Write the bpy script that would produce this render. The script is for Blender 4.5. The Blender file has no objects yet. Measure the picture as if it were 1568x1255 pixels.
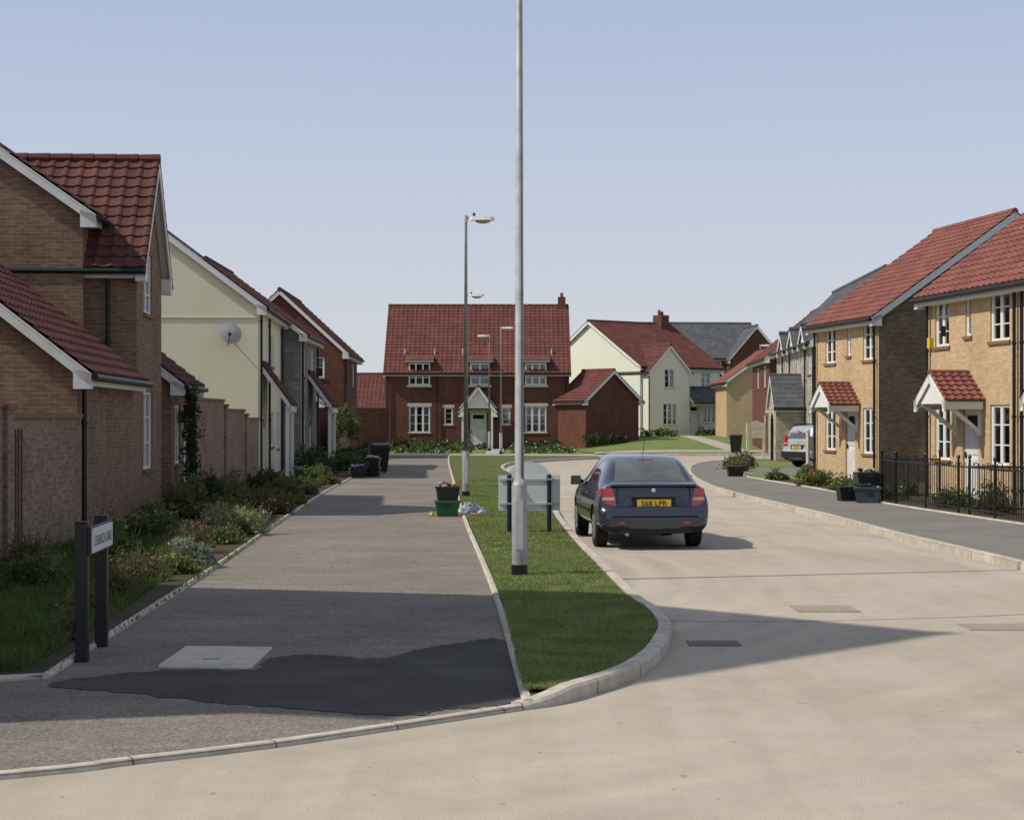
import bpy, bmesh, math, random
import numpy as np
from mathutils import Vector, Matrix
from mathutils.geometry import tessellate_polygon
random.seed(7); rng=np.random.default_rng(7)
D2R=math.radians
sc=bpy.context.scene
col=sc.collection

# ------------------------------------------------------------ materials
def newmat(name):
    m=bpy.data.materials.new(name); m.use_nodes=True
    nt=m.node_tree; b=nt.nodes['Principled BSDF']
    return m,nt,b
def N(nt,t,**k):
    n=nt.nodes.new(t)
    for a,v in k.items(): setattr(n,a,v)
    return n
def c4(c): return (c[0],c[1],c[2],1)
def mixc(nt,fac,a,b,mode='MIX'):
    n=N(nt,'ShaderNodeMix',data_type='RGBA',blend_type=mode)
    for s,v in ((0,fac),(6,a),(7,b)):
        if hasattr(v,'is_linked'): nt.links.new(v,n.inputs[s])
        else: n.inputs[s].default_value = v if s==0 else c4(v)
    return n.outputs[2]
def noise(nt,vec,scale,detail=4,rough=.55):
    n=N(nt,'ShaderNodeTexNoise'); n.inputs['Scale'].default_value=scale
    n.inputs['Detail'].default_value=detail; n.inputs['Roughness'].default_value=rough
    if vec is not None: nt.links.new(vec,n.inputs['Vector'])
    return n.outputs['Fac']
def ramp(nt,fac,a,b,c0=(0,0,0),c1=(1,1,1)):
    n=N(nt,'ShaderNodeValToRGB'); n.color_ramp.elements[0].position=a; n.color_ramp.elements[1].position=b
    n.color_ramp.elements[0].color=c4(c0); n.color_ramp.elements[1].color=c4(c1)
    nt.links.new(fac,n.inputs[0]); return n.outputs[0]
def bumpn(nt,b,h,strength,dist=.02):
    n=N(nt,'ShaderNodeBump'); n.inputs['Strength'].default_value=strength; n.inputs['Distance'].default_value=dist
    nt.links.new(h,n.inputs['Height']); nt.links.new(n.outputs[0],b.inputs['Normal'])
def objc(nt): return N(nt,'ShaderNodeTexCoord').outputs['Object']
def uvc(nt): return N(nt,'ShaderNodeTexCoord').outputs['UV']
def mapv(nt,vec,scale):
    n=N(nt,'ShaderNodeMapping'); n.inputs['Scale'].default_value=scale; nt.links.new(vec,n.inputs[0]); return n.outputs[0]

def plain(name,c,c2=None,scale=3,rough=.6,spec=.4,metal=0,bump=0,bscale=60,coat=0):
    m,nt,b=newmat(name); v=objc(nt)
    c2=c2 or tuple(x*.78 for x in c)
    f=ramp(nt,noise(nt,v,scale,5,.6),.35,.68)
    nt.links.new(mixc(nt,f,c2,c),b.inputs['Base Color'])
    b.inputs['Roughness'].default_value=rough; b.inputs['Specular IOR Level'].default_value=spec
    b.inputs['Metallic'].default_value=metal; b.inputs['Coat Weight'].default_value=coat
    b.inputs['Coat Roughness'].default_value=.05
    if bump: bumpn(nt,b,noise(nt,v,bscale,3),bump,.01)
    return m
def brick(name,a,b2,mortar,var=.5,f2v=(.72,1.15)):
    m,nt,b=newmat(name); v=uvc(nt)
    t=N(nt,'ShaderNodeTexBrick'); nt.links.new(v,t.inputs['Vector'])
    for k,x in (('Scale',1),('Brick Width',.225),('Row Height',.075),('Mortar Size',.006),('Mortar Smooth',.2),('Bias',0)): t.inputs[k].default_value=x
    t.inputs['Color1'].default_value=c4(a); t.inputs['Color2'].default_value=c4(b2); t.inputs['Mortar'].default_value=c4(mortar)
    f=ramp(nt,noise(nt,v,.9,5,.6),.3,.75,(1-var*.5,)*3,(1.12,)*3)
    f2=ramp(nt,noise(nt,mapv(nt,v,(4.4,13.3,1)),1,2),.35,.7,(f2v[0],f2v[0]*.98,f2v[0]*.96),(f2v[1],)*3)
    c=mixc(nt,1,mixc(nt,1,t.outputs[0],f,'MULTIPLY'),f2,'MULTIPLY')
    # rain staining: tall soft vertical streaks
    f3=ramp(nt,noise(nt,mapv(nt,v,(2.2,.25,1)),1,4,.6),.4,.75,(1,)*3,(.86,.85,.84)); c=mixc(nt,1,c,f3,'MULTIPLY')
    nt.links.new(c,b.inputs['Base Color']); b.inputs['Roughness'].default_value=.9; b.inputs['Specular IOR Level'].default_value=.2
    inv=N(nt,'ShaderNodeMath',operation='SUBTRACT'); inv.inputs[0].default_value=1; nt.links.new(t.outputs['Fac'],inv.inputs[1])
    bumpn(nt,b,inv.outputs[0],.6,.006); return m
def stone(name,a,b2):
    m,nt,b=newmat(name); v=uvc(nt)
    t=N(nt,'ShaderNodeTexBrick'); nt.links.new(v,t.inputs['Vector'])
    for k,x in (('Scale',1),('Brick Width',.42),('Row Height',.16),('Mortar Size',.01),('Mortar Smooth',.3),('Bias',0)): t.inputs[k].default_value=x
    t.inputs['Color1'].default_value=c4(a); t.inputs['Color2'].default_value=c4(b2); t.inputs['Mortar'].default_value=c4((.3,.28,.24))
    f=ramp(nt,noise(nt,v,2.5,5),.3,.7,(.6,)*3,(1.15,)*3)
    nt.links.new(mixc(nt,1,t.outputs[0],f,'MULTIPLY'),b.inputs['Base Color']); b.inputs['Roughness'].default_value=.9
    bumpn(nt,b,noise(nt,v,8),.5,.03); return m
def tile(name,a,b2,tw=.3,th=.3):
    m,nt,b=newmat(name); v=uvc(nt)
    s=mapv(nt,v,(1/tw,1/th,1))
    fl=N(nt,'ShaderNodeVectorMath',operation='FLOOR'); nt.links.new(s,fl.inputs[0])
    w=N(nt,'ShaderNodeTexWhiteNoise',noise_dimensions='2D'); nt.links.new(fl.outputs[0],w.inputs[0])
    f=ramp(nt,noise(nt,v,1.1,5,.65),.3,.72,(.72,.73,.75),(1.15,1.1,1.06))
    c=mixc(nt,1,mixc(nt,w.outputs[0],a,b2),f,'MULTIPLY')
    g=ramp(nt,noise(nt,v,22,3),.62,.72)
    c=mixc(nt,mixc(nt,.6,(0,0,0),g),c,tuple(min(1,x*1.5+.03) for x in a))
    nt.links.new(c,b.inputs['Base Color']); b.inputs['Roughness'].default_value=.8; b.inputs['Specular IOR Level'].default_value=.2
    bumpn(nt,b,noise(nt,v,40,3),.25,.01); return m
def leafm(name,a,b2,c3=None):
    m,nt,b=newmat(name)
    g=N(nt,'ShaderNodeNewGeometry')
    c=mixc(nt,g.outputs['Random Per Island'],a,b2)
    f=ramp(nt,noise(nt,g.outputs['Position'],1.7,3),.35,.65,(.66,.64,.6),(1.2,)*3)
    nt.links.new(mixc(nt,1,c,f,'MULTIPLY'),b.inputs['Base Color']); b.inputs['Roughness'].default_value=.6
    b.inputs['Specular IOR Level'].default_value=.25
    tr=N(nt,'ShaderNodeBsdfTranslucent'); tr.inputs[0].default_value=c4(tuple(min(1,x*1.3) for x in b2))
    mx=N(nt,'ShaderNodeMixShader'); mx.inputs[0].default_value=.25
    nt.links.new(b.outputs[0],mx.inputs[1]); nt.links.new(tr.outputs[0],mx.inputs[2])
    nt.links.new(mx.outputs[0],nt.nodes['Material Output'].inputs[0]); return m
def asphalt(name,a,b2,grain=.5,bl=.25,streak=None,gs=85,coarse=None):
    m,nt,b=newmat(name); v=objc(nt)
    f=ramp(nt,noise(nt,v,bl,6,.6),.32,.7)
    c=mixc(nt,f,a,b2)
    f3=ramp(nt,noise(nt,v,3.5,5,.65),.3,.75,(.93,)*3,(1.05,)*3); c=mixc(nt,1,c,f3,'MULTIPLY')
    g=ramp(nt,noise(nt,v,gs,2,.7),.3,.72,(1-grain,)*3,(1+grain*.6,)*3); c=mixc(nt,1,c,g,'MULTIPLY')
    if coarse: # hand-laid tarmac: bands across the path, scattered dark and light chippings
        s=ramp(nt,noise(nt,mapv(nt,v,(.5,3.2,1)),1,5,.65),.35,.7,(.86,.86,.87),(1.08,1.07,1.05)); c=mixc(nt,1,c,s,'MULTIPLY')
        s=ramp(nt,noise(nt,v,26,3,.6),.60,.66,(1,)*3,(.66,)*3); c=mixc(nt,1,c,s,'MULTIPLY')
        s=ramp(nt,noise(nt,mapv(nt,v,(1,.6,1)),31,2,.6),.66,.70,(1,)*3,(1.5,1.48,1.42)); c=mixc(nt,1,c,s,'MULTIPLY')
    if streak:
        s=noise(nt,mapv(nt,v,streak),1,4,.6); s=ramp(nt,s,.42,.72,(1.0,)*3,(.90,.89,.88)); c=mixc(nt,1,c,s,'MULTIPLY')
        dv=N(nt,'ShaderNodeVectorMath',operation='DISTANCE'); nt.links.new(v,dv.inputs[0]); dv.inputs[1].default_value=(-9,22,0)
        dn=N(nt,'ShaderNodeMath',operation='MULTIPLY'); nt.links.new(dv.outputs['Value'],dn.inputs[0]); dn.inputs[1].default_value=1.6
        n1=N(nt,'ShaderNodeTexNoise',noise_dimensions='1D'); nt.links.new(dn.outputs[0],n1.inputs['W']); n1.inputs['Scale'].default_value=1; n1.inputs['Detail'].default_value=6
        s=ramp(nt,n1.outputs['Fac'],.36,.66,(.86,.85,.845),(1.06,1.05,1.035))
        brk=ramp(nt,noise(nt,v,.35,3,.5),.4,.62); s=mixc(nt,brk,(1,1,1),s); c=mixc(nt,1,c,s,'MULTIPLY')
        s=ramp(nt,noise(nt,v,9,2,.5),.70,.735,(1,)*3,(.7,)*3); c=mixc(nt,1,c,s,'MULTIPLY')
        s=ramp(nt,noise(nt,v,1.1,6,.7),.56,.68,(1,)*3,(1.08,1.06,1.02)); c=mixc(nt,1,c,s,'MULTIPLY')
    nt.links.new(c,b.inputs['Base Color']); b.inputs['Roughness'].default_value=.92; b.inputs['Specular IOR Level'].default_value=.12
    bumpn(nt,b,noise(nt,v,60,3,.7),.4,.012); return m

m_road=asphalt('road_surface',(.44,.385,.31),(.535,.475,.39),.2,.16,(2.4,.12,1))
m_path=asphalt('path_tarmac',(.225,.20,.168),(.30,.27,.228),.5,.5,None,48,True)
m_patch=asphalt('new_tarmac',(.085,.08,.075),(.12,.113,.105),.4,1.2,None,60,True)
m_pave=asphalt('pavement_tarmac',(.20,.185,.165),(.265,.245,.218),.4,.6,None,60)
m_farpave=plain('pale_paving',(.46,.42,.35),None,2,.9,.2)
def kerbmat():
    m,nt,b=newmat('kerb_concrete'); v=uvc(nt)
    sx=N(nt,'ShaderNodeSeparateXYZ'); nt.links.new(v,sx.inputs[0])
    d=N(nt,'ShaderNodeMath',operation='DIVIDE'); nt.links.new(sx.outputs[0],d.inputs[0]); d.inputs[1].default_value=.915
    fr=N(nt,'ShaderNodeMath',operation='FRACT'); nt.links.new(d.outputs[0],fr.inputs[0])
    fl=N(nt,'ShaderNodeMath',operation='FLOOR'); nt.links.new(d.outputs[0],fl.inputs[0])
    w=N(nt,'ShaderNodeTexWhiteNoise',noise_dimensions='1D'); nt.links.new(fl.outputs[0],w.inputs['W'])
    c=mixc(nt,w.outputs[0],(.52,.475,.395),(.64,.59,.51))
    j=ramp(nt,fr.outputs[0],.012,.02,(.35,)*3,(1,)*3)
    c=mixc(nt,1,c,j,'MULTIPLY')
    f=ramp(nt,noise(nt,v,7,6,.7),.35,.7,(.66,.63,.58),(1.05,)*3); c=mixc(nt,1,c,f,'MULTIPLY')
    nt.links.new(c,b.inputs['Base Color']); b.inputs['Roughness'].default_value=.9; return m
m_kerb=kerbmat()
m_grassg=plain('grass_ground',(.13,.155,.05),(.085,.10,.035),2.2,.95,.1,bump=.6,bscale=40)
m_lawn=plain('far_lawn',(.19,.24,.075),(.14,.175,.06),.6,.95,.1,bump=.6,bscale=20)
m_soil=plain('soil',(.105,.075,.05),(.06,.06,.032),1.4,.95,.1,bump=.8,bscale=18)
m_blade=leafm('grass_blade',(.16,.215,.06),(.27,.33,.11))
m_bladed=leafm('grass_long',(.06,.11,.025),(.13,.18,.05))
m_brL=brick('brick_brown',(.32,.20,.13),(.25,.155,.10),(.33,.28,.22))
m_brW=brick('brick_garden_wall',(.37,.26,.185),(.29,.195,.135),(.36,.31,.26))
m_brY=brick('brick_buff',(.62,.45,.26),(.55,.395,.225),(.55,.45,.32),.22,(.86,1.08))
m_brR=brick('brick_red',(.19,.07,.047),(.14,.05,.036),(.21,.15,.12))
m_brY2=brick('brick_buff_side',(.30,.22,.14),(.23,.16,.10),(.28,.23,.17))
m_cream=plain('cream_render',(.78,.74,.54),(.74,.70,.50),.7,.9,.2,bump=.2,bscale=90)
m_cream2=plain('pale_render',(.78,.78,.65),(.73,.74,.61),.7,.9,.2)
m_stone=stone('rubble_stone',(.30,.28,.24),(.20,.19,.17))
m_stoneY=stone('stone_cream',(.50,.44,.33),(.38,.34,.27))
m_tileD=tile('roof_tile_brown',(.10,.043,.037),(.14,.056,.046))
m_tileR=tile('roof_tile_red',(.135,.053,.044),(.175,.065,.053))
m_tileR2=tile('roof_tile_terracotta',(.215,.085,.07),(.27,.105,.085))
m_slate=tile('roof_slate',(.085,.09,.10),(.12,.125,.135),.3,.25)
m_white=plain('white_upvc',(.80,.80,.77),(.72,.72,.68),2,.4,.4)
m_sillb=plain('brick_sill',(.26,.14,.09),None,20,.9)
m_black=plain('black_plastic',(.016,.016,.017),None,5,.45,.35)
m_blackm=plain('black_metal_paint',(.012,.012,.013),None,5,.4,.4)
m_steel=plain('galvanised_steel',(.42,.43,.43),(.29,.30,.30),5,.55,.4,metal=.25,bump=.1)
m_steel2=plain('painted_grey_steel',(.55,.56,.55),(.46,.47,.46),4,.45,.5)
m_conc=plain('concrete_slab',(.62,.57,.48),(.50,.46,.38),6,.9,.2,bump=.3)
m_iron=plain('cast_iron_dusty',(.38,.33,.26),(.28,.24,.19),14,.85,.2,bump=.5)
m_grate=plain('cast_iron',(.17,.145,.12),None,12,.7,.4,bump=.5)
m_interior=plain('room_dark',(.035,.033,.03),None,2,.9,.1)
m_curtain=plain('net_curtain',(.50,.48,.43),(.36,.35,.32),6,.9,.1)
m_door=plain('door_white',(.74,.74,.72),None,2,.45)
m_lintel=plain('cast_stone',(.62,.58,.47),None,6,.85)
m_wood=plain('weathered_wood',(.20,.13,.07),(.12,.08,.045),9,.85)
m_rust=plain('trellis_wood',(.16,.09,.05),None,9,.9)
def glassm():
    m,nt,b=newmat('window_glass')
    fr=N(nt,'ShaderNodeFresnel'); fr.inputs[0].default_value=1.75
    gl=N(nt,'ShaderNodeBsdfGlossy'); gl.inputs['Roughness'].default_value=.02; gl.inputs[0].default_value=(.9,.95,1,1)
    tr=N(nt,'ShaderNodeBsdfTransparent'); tr.inputs[0].default_value=(.8,.83,.82,1)
    mx=N(nt,'ShaderNodeMixShader')
    a=N(nt,'ShaderNodeMath',operation='ADD'); nt.links.new(fr.outputs[0],a.inputs[0]); a.inputs[1].default_value=.04
    nt.links.new(a.outputs[0],mx.inputs[0]); nt.links.new(tr.outputs[0],mx.inputs[1]); nt.links.new(gl.outputs[0],mx.inputs[2])
    nt.links.new(mx.outputs[0],nt.nodes['Material Output'].inputs[0]); return m
m_glass=glassm()

# ------------------------------------------------------------ mesh builder
class MB:
    def __init__(s): s.v=[];s.f=[];s.m=[];s.uv=[];s.mats=[]
    def mi(s,mat):
        if mat not in s.mats: s.mats.append(mat)
        return s.mats.index(mat)
    def poly(s,pts,mat,uv=None):
        i=len(s.v); pts=[Vector(p) for p in pts]; s.v+=pts; s.f.append(tuple(range(i,i+len(pts)))); s.m.append(s.mi(mat))
        if uv is None:
            n=Vector((0,0,0))
            for k in range(len(pts)): n+=(pts[k]-pts[0]).cross(pts[(k+1)%len(pts)]-pts[0])
            n=n.normalized() if n.length>1e-9 else Vector((0,0,1))
            if abs(n.z)>.97: uv=[(p.x,p.y) for p in pts]
            else:
                t=Vector((0,0,1)).cross(n).normalized()
                if abs(t.x)>abs(t.y): t*= (1 if t.x>0 else -1)
                else: t*= (1 if t.y>0 else -1)
                b=n.cross(t); b*= (1 if b.z>0 else -1)
                uv=[(p.dot(t),p.dot(b)) for p in pts]
        s.uv+=list(uv)
    def hexa(s,c,mat):  # 8 corners: 0-3 bottom loop, 4-7 top loop
        for q in ((0,3,2,1),(4,5,6,7),(0,1,5,4),(1,2,6,5),(2,3,7,6),(3,0,4,7)): s.poly([c[k] for k in q],mat)
    def box(s,x0,y0,z0,x1,y1,z1,mat):
        s.hexa([(x0,y0,z0),(x1,y0,z0),(x1,y1,z0),(x0,y1,z0),(x0,y0,z1),(x1,y0,z1),(x1,y1,z1),(x0,y1,z1)],mat)
    def cyl(s,p0,p1,r0,r1,mat,n=12,cap=True):
        p0=Vector(p0);p1=Vector(p1);d=(p1-p0).normalized()
        a=Vector((1,0,0)) if abs(d.x)<.9 else Vector((0,1,0)); u=d.cross(a).normalized(); w=d.cross(u)
        A=[p0+(u*math.cos(2*math.pi*k/n)+w*math.sin(2*math.pi*k/n))*r0 for k in range(n)]
        B=[p1+(u*math.cos(2*math.pi*k/n)+w*math.sin(2*math.pi*k/n))*r1 for k in range(n)]
        for k in range(n): s.poly([A[k],A[(k+1)%n],B[(k+1)%n],B[k]],mat)
        if cap: s.poly(A[::-1],mat); s.poly(B,mat)
    def ball(s,c,r,mat,n=8,sq=(1,1,1)):
        c=Vector(c)
        P=lambda i,j:c+Vector((sq[0]*r*math.sin(math.pi*i/n)*math.cos(2*math.pi*j/n),sq[1]*r*math.sin(math.pi*i/n)*math.sin(2*math.pi*j/n),sq[2]*r*math.cos(math.pi*i/n)))
        for i in range(n):
            for j in range(n):
                if i==0: s.poly([P(0,0),P(1,j),P(1,j+1)],mat)
                elif i==n-1: s.poly([P(i,j),P(n,0),P(i,j+1)],mat)
                else: s.poly([P(i,j),P(i+1,j),P(i+1,j+1),P(i,j+1)],mat)
    def build(s,name,parent=None,loc=(0,0,0),rot=0,merge=False,smooth=False,bevel=0):
        me=bpy.data.meshes.new(name); me.from_pydata([tuple(p) for p in s.v],[],s.f)
        for m in s.mats: me.materials.append(m)
        me.polygons.foreach_set('material_index',s.m)
        l=me.uv_layers.new(name='UVMap'); l.data.foreach_set('uv',np.array(s.uv,dtype=np.float32).ravel())
        o=bpy.data.objects.new(name,me); col.objects.link(o)
        if merge or smooth or bevel:
            bm=bmesh.new(); bm.from_mesh(me); bmesh.ops.remove_doubles(bm,verts=bm.verts,dist=.0004)
            bmesh.ops.recalc_face_normals(bm,faces=bm.faces); bm.to_mesh(me); bm.free()
        if smooth:
            me.polygons.foreach_set('use_smooth',[True]*len(me.polygons)); me.set_sharp_from_angle(angle=D2R(38))
        if bevel:
            md=o.modifiers.new('Bevel','BEVEL'); md.width=bevel; md.segments=2; md.limit_method='ANGLE'
        if parent: o.parent=parent
        o.location=loc; o.rotation_euler[2]=rot
        return o
def empty(name,loc=(0,0,0),rot=0):
    o=bpy.data.objects.new(name,None); col.objects.link(o); o.location=loc; o.rotation_euler[2]=rot; o.empty_display_size=.2; return o

# ------------------------------------------------------------ terrain
def ss(a,b,x): t=min(1,max(0,(x-a)/(b-a))); return t*t*(3-2*t)
def H(x,y): return .75*ss(84,118,y)*ss(3,9,x)
def sheet(name,poly,z,mat,parent=None):
    me=bpy.data.meshes.new(name); bm=bmesh.new()
    vs=[bm.verts.new((x,y,0)) for x,y in poly]
    for t in tessellate_polygon([[Vector((x,y,0)) for x,y in poly]]):
        try: bm.faces.new([vs[i] for i in t])
        except ValueError: pass
    xs=[p[0] for p in poly]; ys=[p[1] for p in poly]
    if max(ys)>84 and max(xs)>3:
        for k in range(84,120,3): bmesh.ops.bisect_plane(bm,geom=bm.verts[:]+bm.edges[:]+bm.faces[:],plane_co=(0,k,0),plane_no=(0,1,0))
        for k in (3,4.5,6,7.5,9): bmesh.ops.bisect_plane(bm,geom=bm.verts[:]+bm.edges[:]+bm.faces[:],plane_co=(k,0,0),plane_no=(1,0,0))
    for v in bm.verts: v.co.z=z+H(v.co.x,v.co.y)
    bmesh.ops.recalc_face_normals(bm,faces=bm.faces)
    for f in bm.faces:
        if f.normal.z<0: f.normal_flip()
    bm.to_mesh(me); bm.free(); me.materials.append(mat)
    o=bpy.data.objects.new(name,me); col.objects.link(o)
    if parent: o.parent=parent
    return o
def smoothline(pts,n=5):
    P=[Vector((p[0],p[1],0)) for p in pts]; out=[]
    for i in range(len(P)-1):
        p0=P[max(0,i-1)];p1=P[i];p2=P[i+1];p3=P[min(len(P)-1,i+2)]
        for k in range(n):
            t=k/n
            q=.5*((2*p1)+(p2-p0)*t+(2*p0-5*p1+4*p2-p3)*t*t+(3*p1-p0-3*p2+p3)*t**3)
            out.append((q.x,q.y))
    out.append((P[-1].x,P[-1].y)); return out
def kerb(name,pts,w,h,side=1,z0=-.05,taper=None):
    mb=MB(); P=[Vector((p[0],p[1],0)) for p in pts]; s=0; L=[]
    for i,p in enumerate(P):
        d=(P[min(i+1,len(P)-1)]-P[max(i-1,0)]).normalized(); n=Vector((-d.y,d.x,0))*side
        if i: s+=(p-P[i-1]).length
        hh=h if not taper else taper+(h-taper)*min(1,s/.55)
        z=H(p.x,p.y); b=.02
        ring=[p+Vector((0,0,z0+z)),p+Vector((0,0,z+hh-b)),p+n*b+Vector((0,0,z+hh)),p+n*w+Vector((0,0,z+hh)),p+n*w+Vector((0,0,z0+z))]
        L.append((ring,s))
    vv=[0,.1,.12,.25,.35]
    for i in range(len(L)-1):
        a,sa=L[i];b,sb=L[i+1]
        for k in range(4):
            mb.poly([a[k],b[k],b[k+1],a[k+1]],m_kerb,[(sa,vv[k]),(sb,vv[k]),(sb,vv[k+1]),(sa,vv[k+1])])
    mb.poly(L[0][0],m_kerb,[(.1,.1)]*5); mb.poly(L[-1][0],m_kerb,[(.1,.1)]*5)
    return mb.build(name,merge=True)

# big ground
mb=MB()
xs=[-1500,-300,-60,-20,0,3,4.5,6,7.5,9,14,30,60,300,1500]; ys=[-1500,-300,-50,0,40,84,88,92,96,100,104,108,112,116,118,150,300,2500]
for i in range(len(xs)-1):
    for j in range(len(ys)-1):
        q=[(xs[i],ys[j]),(xs[i+1],ys[j]),(xs[i+1],ys[j+1]),(xs[i],ys[j+1])]
        mb.poly([(x,y,H(x,y)-.006) for x,y in q],m_lawn,q)
mb.build('ground',merge=True)
sheet('road',[(-60,-40),(60,-40),(60,94),(-60,94)],0.0,m_road)

front=smoothline([(-14,4.9),(-6,7.9),(-2.83,9.4),(-2.2,9.8),(-1.51,10.26),(-.77,10.88),(.07,11.63)],4)
pathR=[(.07,11.7),(-.16,17.6),(-.43,23.1),(-1.01,34.2),(-1.9,54),(-2.8,74.3),(-3.3,88),(-3.35,90)]
pathL=[(-3.5,12.84),(-3.61,15.5),(-3.9,22.8),(-4.44,33.5),(-4.94,45.2),(-5.25,56),(-6.1,80),(-6.8,90)]
sheet('footpath',front+pathR[1:]+pathL[::-1]+[(-3.85,12.7),(-8,12.2),(-14,11.6)],.03,m_path)
pp=smoothline([(-3.42,12.72),(-2.85,13.2),(-2.45,13.3),(-2.02,13.3),(-1.98,13.9),(-1.6,14.15),(-1.1,13.9),(-.7,14.6),(-.35,15.0),(-.1,15.1),(.0,14.0),(.03,11.9),(-.4,11.5),(-.75,11.25),(-1.5,11.5),(-2.4,11.95),(-3.42,12.5)],10)
sheet('tarmac_patch',[(x+random.uniform(-.025,.025),y+random.uniform(-.05,.05)) for x,y in pp],.035,m_patch)
kerb('path_kerb',front,.085,.036,1)
kerb('path_kerb',smoothline(pathR,3),.065,.065,-1)
kerb('path_kerb',smoothline(pathL,3),.055,.07,1)
kerb('path_kerb',[(-14,11.65),(-8,12.25),(-3.85,12.75),(-3.5,12.88)],.06,.065,1)
vk=smoothline([(.07,11.63),(.30,11.83),(.55,12.23),(.87,12.84),(1.14,13.65),(1.34,14.65),(1.48,15.75),(1.48,17.0),(1.38,18.2),(1.27,21.2),(1.11,26),(.97,32.5),(.9,38.5),(.34,54.7),(-.22,63.4),(-.3,68),(.1,73),(1.7,78.0),(3.9,82.5),(4.6,83.5)],5)
verge=[p for p in vk if p[1]>12.0]+[(4.4,86),(0,86.8),(-3.15,87.5)]+[(x+.07,y) for x,y in pathR[::-1] if y<87 and y>12]+[(.12,12.0)]
kerb('verge_kerb',vk,.125,.11,1,taper=.045)
kerb('verge_kerb',[(4.6,83.5),(4.4,86),(0,86.9),(-3.2,87.6)],.12,.1,1)
sheet('grass_verge',verge,.088,m_grassg)
sheet('verge_soil',[(.10,11.75),(.22,11.84),(.42,12.1),(.40,12.3),(.10,12.4)],.06,m_soil)
sheet('pavement',[(-9,87.6),(-3.2,87.7),(0,87),(4.4,86.1),(5.5,89),(3,92),(-9,93)],.05,m_farpave)
# right side
rk=smoothline([(7.6,6),(7.3,10),(7.0,15.6),(6.7,22.1),(6.5,25.4),(6.3,28.6),(6.15,33.8),(5.7,41.6),(5.55,47.5),(5.8,54.6),(6.5,63),(7.6,71),(9.5,77),(14,80.5),(30,82)],4)
ri=[(10.8,6),(10.4,18),(9.95,22),(9.1,30.3),(8.25,38.1),(8.2,45.5),(7.6,54.7),(8.2,64),(9.2,71),(11,75.5),(15,78),(30,79)]
kerb('pavement_kerb',rk,.14,.11,-1)
sheet('pavement',rk+ri[::-1],.10,m_pave)
kerb('garden_kerb',smoothline(ri,3),.07,.13,-1)
sheet('garden_ground',ri+[(60,79),(60,6)],.11,m_soil)
sheet('driveway',[(7.9,58.5),(9,57),(16,57),(16,71),(9.4,71),(8.3,64)],.118,m_pave)
sheet('lawn',[(7.7,52.5),(9.2,52),(9.9,56.6),(7.85,58.2)],.122,m_lawn)
sheet('lawn',[(8.5,64.5),(10.0,64),(12.4,72),(11.2,75.2),(9.4,71)],.122,m_lawn)
sheet('lawn',[(5.2,90.5),(12,89),(30,89.5),(40,90),(40,130),(4,130),(4,97)],.04,m_lawn)
sheet('footpath',[(4.6,92.8),(12,92.4),(30,92.6),(30,94.6),(12,94.6),(4.6,95.6)],.048,m_farpave)
sheet('footpath',[(11.9,94.4),(13.1,94.4),(12.4,119),(11.2,119)],.052,m_farpave)
kerb('road_kerb',[(5.2,89.6),(8,88.8),(14,88.4),(30,88.8)],.14,.12,1)
# left garden
sheet('garden_bed',[(x-.05,y) for x,y in pathL]+[(-8.8,90),(-8.8,94),(-40,94),(-40,13),(-8,12.4),(-3.9,12.8)],.055,m_soil)
sheet('garden_lawn',[(-4.0,13.0),(-4.3,16.5),(-4.6,21),(-5.2,26.5),(-6.9,26.5),(-6.9,13)],.062,m_grassg)
sheet('garden_lawn',[(-8,94),(-1.6,94),(-1.6,107.8),(-8,107.8)],.02,m_lawn)
sheet('garden_lawn',[(-.4,94),(4,94),(4,107.8),(-.4,107.8)],.02,m_lawn)
sheet('footpath',[(-1.5,92),(-.5,92),(-.5,107.5),(-1.5,107.5)],.06,m_farpave)

# ---- grass blades
def inpoly(px,py,poly):
    c=np.zeros(len(px),bool); j=len(poly)-1
    for i in range(len(poly)):
        xi,yi=poly[i];xj,yj=poly[j]
        with np.errstate(divide='ignore',invalid='ignore'):
            t=((yi>py)!=(yj>py))&(px<(xj-xi)*(py-yi)/((yj-yi) if yj!=yi else 1e-9)+xi)
        c^=t; j=i
    return c
def meshfrom(name,V,k,mats,mi=None):
    n=len(V); me=bpy.data.meshes.new(name); me.vertices.add(n*k); me.vertices.foreach_set('co',V.astype(np.float32).ravel())
    me.loops.add(n*k); me.loops.foreach_set('vertex_index',np.arange(n*k,dtype=np.int32))
    me.polygons.add(n); me.polygons.foreach_set('loop_start',np.arange(0,n*k,k,dtype=np.int32)); me.polygons.foreach_set('loop_total',np.full(n,k,np.int32))
    for m in mats: me.materials.append(m)
    if mi is not None: me.polygons.foreach_set('material_index',mi)
    me.update(); me.validate(); return me
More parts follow.
